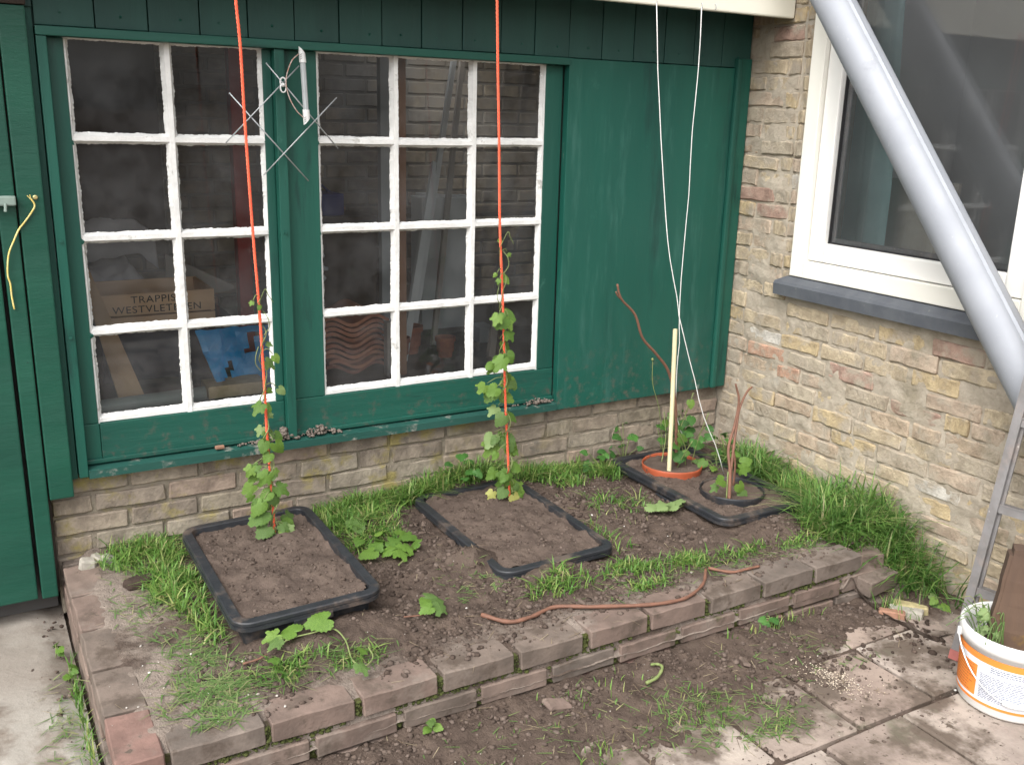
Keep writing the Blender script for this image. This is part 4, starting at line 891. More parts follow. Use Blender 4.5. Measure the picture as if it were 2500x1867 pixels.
weed(-2.725, -0.42, 3, .03, .04, 'weed on the concrete against the left side of the edging', 'leaf', 14, sprd=.02, group='seedlings on the paving')
# dandelion-like stalk
m = MB(); Q = curve_pts([(-0.40, -0.13, 0.17), (-0.433, -0.12, 0.399), (-0.478, -0.12, 0.523), (-0.487, -0.12, 0.622)], 6); m.tube(Q, 0.0016, 5); m.tube([(-0.487, -0.12, 0.620), (-0.488, -0.12, 0.628), (-0.489, -0.12, 0.634)], [0.002, 0.006, 0.003], 8)
tag(m.build('flower_stalk', 'green_stem', smooth=True), 'thin green stalk with a round bud in front of the green panel', 'stalk')

# ================================================================== GRASS
def blades(name, mat, pts, hmin, hmax, wd, lean, label, flat=0.0):
    """one tuft object: curved tapering blades rooted at the given points"""
    pts = np.array(pts); n = len(pts); g = nrg
    h = g.uniform(hmin, hmax, n)*pts[:, 3]; a = g.uniform(0, 2*np.pi, n); ln = g.uniform(0.1, 1, n)*lean; wv = g.uniform(.45, 1.6, n)*wd
    d = np.stack([np.cos(a), np.sin(a)], 1); s = np.stack([-np.sin(a), np.cos(a)], 1)
    V = np.zeros((n, 7, 3)); k = 0
    for lv, (t, wk) in enumerate([(0, 1), (.4, .9), (.75, .6), (1, 0)]):
        up_ = h*t*(1-.35*ln*t)*(1-flat) + 0.004
        out = h*ln*t*t*(1-flat*0.5) + h*flat*t
        c = np.stack([pts[:, 0]+d[:, 0]*out, pts[:, 1]+d[:, 1]*out, pts[:, 2]+up_], 1)
        if lv < 3:
            o = np.concatenate([s*(wv*wk/2)[:, None], np.zeros((n, 1))], 1)
            V[:, k] = c-o; V[:, k+1] = c+o; k += 2
        else: V[:, 6] = c
    base = (np.arange(n)*7)[:, None]
    q1 = (base+np.array([0, 1, 3, 2])).tolist(); q2 = (base+np.array([2, 3, 5, 4])).tolist(); t3 = (base+np.array([4, 5, 6])).tolist()
    m = MB(); m.v = V.reshape(-1, 3).tolist(); m.f = q1+q2+t3
    return tag(m.build(name, mat), label, 'grass', kind='stuff')
def scatter(areas, seed):
    """areas: (x, y, rx, ry, count, height factor); clumped by noise"""
    q = random.Random(seed); P = []
    for x, y, rx, ry, n, hf in areas:
        k = 0; tries = 0
        while k < n and tries < n*8:
            tries += 1
            u, v = q.gauss(0, .5), q.gauss(0, .5)
            if u*u+v*v > 1.3: continue
            px, py = x+u*rx, y+v*ry
            if fbm(px*14, py*14, 2) < q.uniform(-.5, .35): continue
            if py > 0.02 or px > -0.004: continue
            if in_tub(px, py): continue
            P.append((px, py, ground_h(px, py)-.004, hf)); k += 1
    return P
TUBS = [(-2.131, -0.428, 0.213, 0.352), (-1.302, -0.408, 0.222, 0.338), (-0.416, -0.400, 0.212, 0.356)]
def in_tub(x, y): return any(abs(x-a) < hx and abs(y-b) < hy for a, b, hx, hy in TUBS)
blades('grass', 'grass', scatter([
    (-2.42, -0.07, .15, .12, 900, .9), (-2.40, -0.33, .09, .18, 800, .9), (-2.37, -0.60, .06, .10, 160, .8),
    (-1.76, -0.10, .16, .15, 1300, .9), (-1.76, -0.28, .13, .10, 500, .6), (-1.62, -0.02, .16, .06, 700, 1), (-1.42, -0.03, .18, .07, 900, 1.4), (-1.20, -0.02, .16, .05, 700, 1.3),
    (-0.98, -0.05, .14, .08, 700, 1), (-0.83, -0.02, .14, .06, 500, .9), (-0.90, -0.14, .12, .06, 160, .7), (-0.66, -0.09, .08, .07, 300, 1),
    (-1.38, -0.86, .11, .05, 260, .65), (-1.10, -0.85, .12, .05, 300, .6), (-0.90, -0.89, .16, .045, 300, .6), (-0.70, -0.91, .12, .04, 200, .5), (-1.12, -0.97, .08, .04, 130, .5),
    (-0.40, -0.93, .18, .05, 160, .5), (-0.85, -0.42, .14, .10, 110, .7), (-1.02, -0.60, .05, .12, 60, .6), (-2.08, -0.95, .14, .05, 90, .5), (-2.25, -0.92, .10, .05, 150, .6)], 1),
    .025, .085, .0038, 1.7, 'short green grass growing in patches round the tubs')
blades('grass', 'tall_grass', scatter([
    (-0.12, -0.60, .12, .22, 300, .5), (-0.14, -0.86, .15, .20, 560, .68), (-0.12, -1.08, .12, .14, 460, .72), (-0.13, -0.35, .10, .12, 500, .6), (-0.25, -0.92, .10, .14, 700, .6), (-0.06, -1.0, .06, .3, 300, .9)], 2),
    .10, .27, .0052, 1.8, 'thick tall grass along the foot of the house wall')
blades('grass', 'grass', scatter([(-0.18, -0.66, .10, .16, 700, 1), (-0.26, -0.90, .10, .12, 500, .8), (-0.07, -0.30, .06, .14, 300, .8)], 12),
    .04, .12, .0038, 1.5, 'paler short grass between the corner tub and the house wall')
blades('grass', 'grass', scatter([(-2.715, -0.62, .012, .30, 170, .8), (-1.60, -1.40, .12, .08, 45, .6), (-1.25, -1.40, .20, .10, 80, .6), (-0.75, -1.15, .20, .02, 60, .6), (-0.28, -1.24, .08, .08, 60, 1.1), (-1.12, -1.50, .14, .08, 40, .4), (-1.5, -1.22, .3, .08, 40, .5)], 3),
    .03, .075, .003, .9, 'sparse grass tufts in the paving joints and spilled soil')
def litter(areas, seed):
    return scatter(areas, seed)
blades('grass_clippings', 'cut_grass', litter([
    (-2.42, -0.75, .13, .16, 380, 1), (-2.45, -0.93, .12, .09, 330, 1), (-2.30, -0.93, .16, .07, 280, 1), (-2.45, -1.03, .08, .05, 120, .9), (-2.50, -0.35, .10, .25, 220, .8), (-2.12, -0.93, .18, .06, 150, 1),
    (-0.85, -0.40, .22, .14, 160, .8), (-1.55, -0.70, .16, .14, 130, .7), (-1.0, -0.95, .35, .06, 200, .8), (-0.55, -0.97, .25, .05, 180, .8)], 4),
    .03, .075, .0026, .3, 'mown grass clippings scattered on the soil and bricks', flat=.88)
blades('grass_clippings', 'cut_grass', litter([(-1.25, -1.40, .20, .12, 360, .8), (-1.12, -1.50, .16, .08, 180, .7), (-1.6, -1.3, .5, .15, 160, .7), (-0.8, -1.3, .3, .15, 110, .8), (-2.76, -0.72, .06, .3, 130, .8)], 6),
    .03, .07, .0026, .3, 'mown grass clippings scattered over the paving', flat=.9)

# ================================================================== CLODS AND CRUMBS
ICO = None
def clods(name, mat, pts, smin, smax, label, cat, squash=.7, power=2.2, sink=0.3):
    global ICO
    if ICO is None:
        bm = bmesh.new(); bmesh.ops.create_icosphere(bm, subdivisions=1, radius=1); bm.verts.index_update()
        ICO = (np.array([v.co for v in bm.verts]), np.array([[v.index for v in f.verts] for f in bm.faces])); bm.free()
    if smax < .012:
        t = (1+5**.5)/2; v = np.array([(-1, t, 0), (1, t, 0), (-1, -t, 0), (1, -t, 0), (0, -1, t), (0, 1, t), (0, -1, -t), (0, 1, -t), (t, 0, -1), (t, 0, 1), (-t, 0, -1), (-t, 0, 1)])/1.9
        f = np.array([(0, 11, 5), (0, 5, 1), (0, 1, 7), (0, 7, 10), (0, 10, 11), (1, 5, 9), (5, 11, 4), (11, 10, 2), (10, 7, 6), (7, 1, 8), (3, 9, 4), (3, 4, 2), (3, 2, 6), (3, 6, 8), (3, 8, 9), (4, 9, 5), (2, 4, 11), (6, 2, 10), (8, 6, 7), (9, 8, 1)])
    else: v, f = ICO
    n = len(pts); P = np.array(pts); k = len(v); g = nrg
    s = smin+(smax-smin)*g.uniform(0, 1, n)**power
    V = v[None]*(1+g.uniform(-.28, .28, (n, k, 1)))*s[:, None, None]*np.stack([g.uniform(.7, 1.3, n), g.uniform(.7, 1.3, n), np.full(n, squash)], 1)[:, None, :]
    a = g.uniform(0, 6.28, n); ca, sa = np.cos(a)[:, None], np.sin(a)[:, None]
    X = V[:, :, 0]*ca-V[:, :, 1]*sa; Y = V[:, :, 0]*sa+V[:, :, 1]*ca
    V = np.stack([X, Y, V[:, :, 2]], 2)+P[:, None, :]; V[:, :, 2] += (s*squash*(1-sink*2))[:, None]*0.5
    m = MB(); m.v = V.reshape(-1, 3).tolist(); m.f = (f[None]+(np.arange(n)*k)[:, None, None]).reshape(-1, 3).tolist()
    return tag(m.build(name, mat, smooth=True), label, cat, kind='stuff')
q = random.Random(31)
pts = []
while len(pts) < 7500:
    x, y = q.uniform(-2.5, -0.05), q.uniform(-1.08, -0.02)
    if in_tub(x, y): continue
    if fbm(x*4, y*4, 6) < q.uniform(-.55, .25): continue
    if x < -2.38 and q.random() < .8: continue
    if y < -1.0 and q.random() < .6: continue
    if x > -.2 and q.random() < .8: continue
    pts.append((x, y, soil_h(x, y) if y > -1.02 else max(BT, soil_h(x, y))))
clods('soil_clods', 'clod', pts, .0018, .0105, 'loose crumbs and clods of soil lying on the bed', 'soil', power=3)
pts = []
while len(pts) < 40:
    x, y = q.uniform(-2.35, -0.3), q.uniform(-1.0, -0.1)
    if not in_tub(x, y): pts.append((x, y, soil_h(x, y)-.004))
clods('soil_clods', 'clod', pts, .009, .018, 'bigger lumps of earth lying about the bed', 'soil', power=2)
blades('straw', 'straw', scatter([(-1.3, -0.55, 1.3, .7, 420, 1), (-1.2, -1.35, 1.0, .25, 200, 1)], 9), .02, .07, .0016, .3, 'bits of dry root and straw strewn over the soil', flat=.93)
pts = []
for fn, (cx, cy, hx, hy), nn in ((T1, TUBS[0], 900), (T2, TUBS[1], 1000), (T3, TUBS[2], 600)):
    for k in range(nn):
        x, y = cx+q.uniform(-1, 1)*(hx-.05), cy+q.uniform(-1, 1)*(hy-.05); pts.append((x, y, fn(x, y)))
clods('soil_clods', 'clod', pts, .0012, .0068, 'fine crumbs of soil inside the three tubs', 'soil', power=3)
pts = []
while len(pts) < 3600:
    x = q.uniform(-2.7, -0.05); d = abs(q.gauss(0, .16)); y = -1.125-d
    if fbm(x*5, y*5, 2) < q.uniform(-.5, .3): continue
    if x > -.4 and y > -1.2: continue
    pts.append((x, y, ground_h(x, y)))
for k in range(700):
    x, y = q.uniform(-1.7, -0.05), -1.15-q.uniform(0, 1)**1.5*.85
    if fbm(x*6, y*6, 9) > -.05: pts.append((x, y, ground_h(x, y)))
for k in range(110): x, y = -2.70-abs(q.gauss(0, .06)), q.uniform(-1.2, 0.0); pts.append((x, y, -0.004))
clods('soil_clods', 'clod', pts, .0016, .0095, 'crumbs of soil strewn over the paving and concrete', 'soil', power=3.2)
pts = [(q.gauss(-0.20, .10)-.1, q.gauss(-1.40, .06), 0.0) for k in range(26)]
clods('soil_clods', 'dark_clod', pts, .006, .018, 'dark damp clods of earth near the foot of the ladder', 'soil', power=2)
pts = []
for k in range(170):
    x, y = q.uniform(-2.65, -.1), q.uniform(-1.75, -.1)
    if not in_tub(x, y) : pts.append((x, y, ground_h(x, y)+.001))
for k in range(30): pts.append((q.uniform(-2.68, -2.2), q.uniform(-1.1, -.7), BT+.002))
clods('crumbs', 'crumb', pts, .0010, .0050, 'small pale crumbs of mortar scattered over bed and paving', 'debris', power=3)
pts = []
pts2 = []
for k in range(2600):
    x, y = q.uniform(-1.9, -0.05), q.uniform(-2.0, -1.13)
    if fbm(x*5, y*5, 9) > q.uniform(-.3, .3): pts2.append((x, y, ground_h(x, y)-.001))
clods('grit', 'clod', pts2, .0008, .0042, 'fine grit and dirt scattered over the slabs', 'grit', power=2.5)
for k in range(520):
    x, y = q.gauss(-0.79, .035), q.gauss(-1.42, .055); x += (y+1.42)*-.3; pts.append((x, y, ground_h(x, y)+.002))
clods('sawdust', 'sawdust', pts, .0007, .0026, 'pale heap of sawdust crumbs on a paving slab', 'sawdust', power=2)
# moss in the joints of the edging
pts = []
for k in range(1300):
    a, b = J0[q.randrange(len(J0)-1)]; w_ = q.choice([0, 1, 1])
    if w_ == 0: pts.append((b+.010+q.gauss(0, .005), -1.104+q.uniform(-.004, .012), q.uniform(.108, .150)))
    else:
        xx = q.uniform(-2.6, -.36)
        if fbm(xx*3, 5.0) > -.15: pts.append((xx, -1.106+q.uniform(-.004, .008), .102+q.gauss(0, .004)))
for k in range(500):
    a, b = J1[q.randrange(1, len(J1)-1)]; pts.append((b+.009+q.gauss(0, .006), -1.106+q.uniform(-.003, .01), q.uniform(.04, .09)))
clods('moss', 'moss', pts, .003, .008, 'olive green moss in the joints of the front bricks', 'moss', power=1.5, sink=.5)

# ================================================================== SMALL THINGS ON THE SHED FRONT
q = random.Random(77)
def lumps(cx, cz, rx, n, smax, label, h=.03, seed=0):
    pts = []; q = random.Random(seed)
    for k in range(n):
        u = q.gauss(0, .45); pts.append((cx+u*rx, -0.006+q.uniform(-.014, .008), cz+max(0, q.uniform(0, 1)*h*(1-min(1, abs(u))))))
    o = clods('mortar_rubble', 'mortar_lump', pts, .003, smax, label, 'rubble', squash=.85, power=1.6, sink=.4)
    return o
lumps(-1.972, .476, .05, 60, .012, 'brown heap of crumbled mortar on the sill left of the batten', .045, 1)
lumps(-1.845, .474, .075, 90, .008, 'low heap of crumbled mortar on the sill right of the batten', .035, 2)
lumps(-2.04, .474, .08, 50, .007, 'thin line of mortar crumbs on the sill under the eight-pane window', .01, 3)
lumps(-0.96, .474, .09, 70, .008, 'mortar crumbs on the sill end beside the plain green panel', .02, 4)
MB().tube([(-2.20, -0.012, .479), (-2.187, -0.013, .482), (-2.172, -0.012, .480)], [.004, .007, .004], 7).build('x', 'rope') if False else None
m = MB().box(-2.202, -2.172, -0.022, -0.008, .474, .486, .004)
tag(m.build('brick_chip', 'broken_orange'), 'small orange chip lying on the green window sill', 'chip')
# wire aerial hung on the batten
t = thing('wire_aerial', (-1.93, -0.03, 1.36), 'aerial of crossed wire rods with a grey capped tube on the batten', 'aerial')
for k, (a, b, y) in enumerate([((-1.985, 1.694), (-1.760, 1.441), -.030), ((-1.883, 1.690), (-2.120, 1.456), -.035), ((-2.101, 1.603), (-1.862, 1.339), -.030), ((-1.763, 1.599), (-2.008, 1.359), -.035)]):
    MB().tube([(a[0], y, a[1]), (b[0], y, b[1])], .0021, 6).build('rod', 'steel_wire', t, smooth=True)
ta, tb = Vector((-1.879, -.055, 1.746)), Vector((-1.870, -.055, 1.513)); dv = tb-ta
body = MB(); n = 18
body.loft([[tuple(ta+dv*f+Vector((math.cos(k*2*math.pi/n)*(.0078+.0009*(k % 2)), math.sin(k*2*math.pi/n)*(.0078+.0009*(k % 2)), 0))) for k in range(n)] for f in (.19, .81)])
body.build('tube', 'ribbed_clear', t)
for f0, f1, sg in ((0.0, .20, 1), (.80, 1.0, -1)):
    c = MB(); A, B = ta+dv*f0, ta+dv*f1; e = A if sg == 1 else B; o_ = B if sg == 1 else A
    r0 = [tuple(o_+Vector((math.cos(k*.393)*.0108, math.sin(k*.393)*.0108, 0))) for k in range(16)]
    r1 = [tuple(e+Vector((math.cos(k*.393)*.0102, math.sin(k*.393)*.0102, -.011*(math.cos(k*.393)+1)*sg))) for k in range(16)]
    c.loft([r0, r1], cap0=True, cap1=True); cp = c.build('cap', 'white_plastic', t)
    for j in range(3):
        zz = (A.z+B.z)/2-.012+j*.006
        MB().tube([(A.x-.0085, A.y-.0062, zz-.003), (A.x-.003, A.y-.0108, zz+.002)], .0007, 4).build('vent_slot', 'dark_mark', cp)
MB().tube(curve_pts([(-1.890, -.057, 1.724), (-1.916, -.062, 1.699), (-1.933, -.058, 1.646), (-1.926, -.058, 1.599), (-1.905, -.06, 1.558), (-1.882, -.057, 1.536)], 8), .0019, 6).build('cable', 'copper_wire', t, smooth=True)
c = MB()
for zc in (1.640, 1.622):
    c.tube([(-1.938+math.cos(a*.524)*.009, -.045+.002*a*.1, zc+math.sin(a*.524)*.013) for a in range(13)], .0024, 6)
c.tube([(-1.938, -.02, 1.632), (-1.938, -.05, 1.632)], .004, 8)
c.build('clip', 'white_plastic', t, smooth=True)
# screw and yellow cord beside the door
t = thing('hanging_cord', (-2.665, -.05, 1.0), 'frayed yellow cord hanging from a brass screw on the door frame', 'cord')
MB().tube(curve_pts([(-2.672, -.052, 1.300), (-2.664, -.050, 1.281), (-2.676, -.048, 1.259), (-2.695, -.047, 1.234), (-2.711, -.047, 1.214), (-2.727, -.049, 1.183), (-2.741, -.050, 1.153), (-2.748, -.050, 1.121), (-2.751, -.050, 1.087), (-2.747, -.048, 1.063), (-2.747, -.047, 1.028), (-2.744, -.047, 0.99)], 5), .0024, 6).build('strand', 'yellow_cord', t, smooth=True)
MB().tube([(-2.670, -.052, 1.296), (-2.681, -.055, 1.309)], .0014, 5).tube([(-2.672, -.053, 1.298), (-2.674, -.056, 1.311)], .0014, 5).build('frayed_end', 'yellow_cord', t)
MB().lathe(0, 0, [(.0, 0), (.0065, 0.0), (.0065, .003), (.004, .005), (0.0, .005)], 14).build('screw', 'brass', t).matrix_basis = Matrix.Translation((-2.660, -.043, 1.303)) @ Matrix.Rotation(math.pi/2, 4, 'X')
for o in t.children:
    if o.name.startswith('screw'): par(o, t)

# ================================================================== PIPE, LADDER, BUCKET
A, B = Vector((-0.145, -0.30, 2.277)), Vector((-0.145, -1.93, 0.255)); d = (B-A).normalized()
u = Vector((1, 0, 0)); v = d.cross(u).normalized(); n = 56; rings = []
cv = (Vector((-2.87, -3.1, 1.56))-(A+B)/2); cv = (cv-d*cv.dot(d)).normalized(); sv = d.cross(cv)
if sv.dot(rt) < 0: sv = -sv
sv = cv*math.cos(0.75)+sv*math.sin(0.75); ks = round(math.atan2(sv.dot(v), sv.dot(u))/(2*math.pi)*n) % n; SEAM = (ks, (ks+1) % n)
for f in range(25):
    p = A.lerp(B, f/24); R = []
    for k in range(n):
        a = k*2*math.pi/n; rr = 0.0655+(0.0042 if k == SEAM[0] else -0.0020 if k == SEAM[1] else 0.0)    # folded seam running along the pipe
        R.append(tuple(p+(u*math.cos(a)+v*math.sin(a))*rr))
    rings.append(R)
pp = MB().loft(rings, cap0=True, cap1=True).build('drainpipe', 'zinc', smooth=True)
em = pp.modifiers.new('edges', 'EDGE_SPLIT'); em.split_angle = math.radians(40)
tag(pp, 'thick grey metal pipe slanting down in front of the white window', 'pipe')

lad = thing('ladder', (-0.36, -1.53, 0), 'dirty aluminium ladder leaning on the house behind the bucket', 'ladder')
ld = Vector((0.2, -0.98, 0)).normalized(); up_ = Vector((0.155, 0, 1)).normalized(); nn = ld.cross(up_).normalized()
F0 = Vector((-0.362, -1.520, 0.0))
def obox(m, p, a, b, c, ha, hb, hc0, hc1):
    V = [tuple(p+a*sa*ha+b*sb*hb+c*cc) for cc in (hc0, hc1) for sb in (-1, 1) for sa in (-1, 1)]
    m.add(V, [(0, 2, 3, 1), (4, 5, 7, 6), (0, 1, 5, 4), (1, 3, 7, 5), (3, 2, 6, 7), (2, 0, 4, 6)])
for k in range(2):
    p = F0+ld*0.37*k
    m = MB(); obox(m, p, ld, nn, up_, .0125, .020, 0.012, 2.3)
    obox(m, p+ld*0.004, ld, nn, up_, .0165, .003, 0.014, 2.298)
    m.build('stile', 'aluminium', lad)
    m = MB(); obox(m, p, ld, nn, up_, .0145, .022, 0.0, 0.03); m.build('foot', 'red_plastic', lad)
for k in range(9):
    c = F0+up_*(0.225+0.262*k)
    m = MB(); obox(m, c, up_, nn, ld, .012, .014, 0.012, .358); obox(m, c+up_*.013, up_, nn, ld, .002, .016, 0.012, .358)
    obox(m, c+nn*-.0145, up_, nn, ld, .004, .0015, .012, .358)
    m.build('rung', 'aluminium', lad)

bx, by = -0.425, -1.728
def br_(z): return 0.130+0.012*z/0.23
bk = thing('bucket', (bx, by, 0), 'white plastic bucket with an orange printed label at the right edge', 'bucket')
MB().lathe(bx, by, [(0.0, .004), (.125, .004), (.130, .010), (br_(.19), .19), (br_(.19)+.006, .192), (br_(.2)+.007, .205), (br_(.225)+.006, .226), (br_(.23)+.001, .230), (br_(.23)-.004, .228), (br_(.19)-.005, .19), (.125, .02), (0, .016)], 72).build('bucket_body', 'bucket_white', bk, smooth=True)
def patch(a0, a1, z0, z1, off, n=24):
    m = MB(); m.loft([[(bx+(br_(z)+off)*math.cos(a0+(a1-a0)*i/n), by+(br_(z)+off)*math.sin(a0+(a1-a0)*i/n), z) for i in range(n+1)] for z in (z0, (z0+z1)/2, z1)], close=False)
    return m
# angle of the side that faces the camera
fa = math.atan2(-3.098-by, -2.869-bx)
def lb(a0, a1, z0, z1, mat, off, name): return patch(fa+a0, fa+a1, z0, z1, off, max(3, int(abs(a1-a0)*14))).build(name, mat, label, smooth=True)
label = patch(fa-1.5, fa+2.2, .034, .176, .0006, 60).build('label', 'label_white', bk, smooth=True)
lb(-1.5, 2.2, .158, .178, 'label_orange', .0010, 'orange_band'); lb(-1.5, 2.2, .030, .038, 'label_orange', .0010, 'orange_band')
lb(-1.45, -0.62, .046, .140, 'label_orange', .0010, 'orange_block'); lb(0.86, 2.1, .040, .128, 'label_orange', .0010, 'orange_block')
lb(-0.56, 0.66, .046, .128, 'label_white', .0010, 'text_panel')
tq = random.Random(9)
def textlines(a0, a1, z0, z1, nl, mat, name):
    m = MB()
    for k in range(nl):
        z = z1-(z1-z0)*(k+.5)/nl; h = (z1-z0)/nl*.24; a = a0; end = a1-(a1-a0)*tq.uniform(0, .25)
        while a < end:
            w_ = min(tq.uniform(.02, .09), end-a); pc = patch(fa+a, fa+a+w_, z-h, z+h, .0016, 2); m.add(pc.v, pc.f); a += w_+.016
    m.build(name, mat, label)
textlines(-0.54, .62, .050, .126, 15, 'ink', 'printed_text'); textlines(-0.35, .55, .136, .154, 3, 'ink', 'printed_text')
textlines(-1.42, -.66, .05, .138, 10, 'ink_orange', 'printed_text'); textlines(.9, 2.0, .045, .124, 9, 'ink_orange', 'printed_text')
# wire handle hanging down the side with its grip
H = []
for k in range(25):
    f = k/24; a = fa-1.25+2.9*f; z = .196-.135*math.sin(math.pi*min(1, f*1.02))**1.0*(0.98); H.append((bx+(br_(z)+.012)*math.cos(a), by+(br_(z)+.012)*math.sin(a), z))
hd = MB().tube(H, .002, 6).build('handle', 'white_plastic', bk, smooth=True)
MB().tube(H[10:17], .008, 10).build('grip', 'white_plastic', hd, smooth=True)
lug = MB()
for a in (fa-1.25, fa+1.65):
    x, y = bx+(br_(.2)+.008)*math.cos(a), by+(br_(.2)+.008)*math.sin(a); lug.tube([(x, y, .186), (x, y, .206)], .007, 8)
lug.build('lug', 'bucket_white', bk)
# board and weeds standing in the bucket
m = MB(); p = Vector((bx+.005, by-.02, .02)); ax = Vector((.62, -.78, 0)).normalized(); az = Vector((.10, -.03, 1)).normalized(); ay = az.cross(ax).normalized()
bm = bmesh.new(); bmesh.ops.create_cube(bm, size=1); bmesh.ops.bevel(bm, geom=bm.edges[:], offset=.04, segments=2, affect='EDGES')
bmesh.ops.subdivide_edges(bm, edges=[e for e in bm.edges if abs(e.verts[0].co.z-e.verts[1].co.z) > .5], cuts=10, use_grid_fill=True)
for vv in bm.verts:
    c = vv.co.copy(); k = .006*fbm(c.x*4, c.z*9, 3)
    vv.co = p+ax*(c.x*.22+k)+ay*(c.y*.055+k)+az*((c.z+.5)*.44+.02*c.x+.012*fbm(c.x*9, c.y*9))
m.bm(bm); tag(m.build('old_board', 'old_wood', smooth=False), 'rotten brown board standing upright in the white bucket', 'board')
t = thing('pulled_weeds', (bx-.05, by+.05, .10), 'handful of pulled weeds hanging over the bucket rim', 'weeds'); m = MB(); q = random.Random(6)
for k in range(30):
    a = fa-1.15+q.gauss(0, .42); r0 = q.uniform(.04, .10); x, y = bx+r0*math.cos(a), by+r0*math.sin(a); o = q.uniform(.02, .10)
    m.tube(curve_pts([(x, y, .16), (x+math.cos(a)*o*.5, y+math.sin(a)*o*.5, q.uniform(.23, .285)), (x+math.cos(a+q.uniform(-.5, .5))*o, y+math.sin(a)*o, q.uniform(.19, .28))], 3), .0013, 4)
m.build('stems', 'cut_grass', t)
for k in range(9):
    a = fa-1.1+q.gauss(0, .4); put_leaf(t, (bx+.10*math.cos(a), by+.10*math.sin(a), q.uniform(.21, .27)), (math.cos(a), math.sin(a), -.4), (-.3, -.5, .8), q.uniform(.02, .035), 'leaf_pale')

# broken tile pieces by the wall
for k, (x, y, L, wd, rz, mat, lab) in enumerate([(-0.322, -1.248, .085, .030, -.9, 'broken_orange', 'orange broken tile strip nearest the raised bed'), (-0.268, -1.262, .105, .034, -.9, 'broken_white', 'white broken tile strip between the orange and the yellow one'), (-0.228, -1.248, .11, .034, -.9, 'broken_yellow', 'yellow broken tile strip nearest the house wall')]):
    me = brick_mesh('tile_piece', L, wd, .03, 200+k*7, .005, .004)
    o = link('tile_piece', me, mat); o.location = (x, y, .004); o.rotation_euler = (.03, -.02, rz); tag(o, lab, 'tile piece', 'broken tile strips')
# stones and shards
for k, (x, y, s, mat, lab) in enumerate([(-1.60, -1.20, .045, 'bed_brick', 'brown stone shard against the front bricks'), (-0.98, -1.26, .032, 'bed_brick', 'flat pinkish stone on the dirty paving')]):
    me = brick_mesh('stone', s*1.5, s, s*.35, 300+k*3, .008, .006); o = link('stone', me, mat); o.location = (x, y, ground_h(x, y)+s*.1); o.rotation_euler = (.2, .1, k*1.1); tag(o, lab, 'stone')
x, y = -2.50, -0.26
me = brick_mesh('clod_of_earth', .085, .04, .03, 411, .009, .009); o = link('clod_of_earth', me, 'dark_clod'); o.location = (x, y, BT+.010); o.rotation_euler = (0, 0, .2); tag(o, 'brown lump of earth on the bricks left of the tubs', 'clod')
for k in range(3):
    me = brick_mesh('mortar_lump', .04, .035, .03, 500+k*9, .010, .006); o = link('mortar_lump', me, 'broken_white'); o.location = (-2.62+k*.028, -.055+.02*(k % 2), BT+.008); o.rotation_euler = (.3*k, .2, k); tag(o, ['leftmost grey lump of old mortar at the foot of the plinth', 'middle grey lump of old mortar at the foot of the plinth', 'rightmost grey lump of old mortar at the foot of the plinth'][k], 'mortar lump', 'mortar lumps at the plinth')

# ================================================================== INSIDE THE SHED
bench = thing('workbench', (-1.7, .4, 0), 'dark workbench inside the shed just behind the windows', 'workbench')
MB().box(-2.70, -.15, .10, .80, .565, .590, .003).build('bench_top', 'bench_wood', bench)
for x in (-2.65, -1.4, -.25):
    for y in (.13, .75): MB().box(x, x+.05, y, y+.05, 0, .564).build('leg', 'bench_wood', bench)
BZ = .5905
tag(MB().tube([(-2.535, .135, BZ+.026), (-2.165, .165, BZ+.026)], .026, 18).build('grey_pipe', 'grey_pipe', smooth=False), 'grey-green pipe lying along the bottom of the eight-pane window', 'pipe')
tag(MB().box(-2.185, -1.99, .11, .22, BZ+.020, BZ+.062, .002).build('chipboard_piece', 'chipboard'), 'piece of yellow chipboard behind the lowest right pane', 'board')
m = MB(); V = []
for x0, x1, z in ((-2.452, -2.366, BZ), (-2.515, -2.483, 1.02)):
    yy = .18+.30*(z-BZ)/.43
    V += [(x0, yy, z), (x1, yy, z), (x1, yy+.022, z), (x0, yy+.022, z)]
m.add(V, [(0, 1, 5, 4), (1, 2, 6, 5), (2, 3, 7, 6), (3, 0, 4, 7), (3, 2, 1, 0), (4, 5, 6, 7)])
tag(m.build('pine_board', 'pine'), 'tapering pine board leaning behind the bottom left pane', 'board')
bxs = tag(MB().box(-2.46, -1.98, .52, .86, BZ, .795, .006).build('storage_box', 'dark_box'), 'dark storage box under the lettered crate', 'box')
cr = thing('wooden_crate', (-2.27, .7, .80), 'light wooden beer crate lettered in black behind the glass', 'crate')
MB().box(-2.47, -2.06, .500, .512, .838, .915, .002).build('front_board', 'crate_wood', cr); MB().box(-2.47, -2.06, .500, .512, .800, .832, .002).build('slat', 'crate_wood', cr)
MB().box(-2.47, -2.06, .800, .812, .80, .915, .002).build('back_board', 'crate_wood', cr)
for x in (-2.47, -2.072): MB().box(x, x+.012, .513, .799, .80, .915, .002).build('side_board', 'crate_wood', cr)
MB().box(-2.456, -2.074, .514, .798, .797, .803).build('base', 'crate_wood', cr)
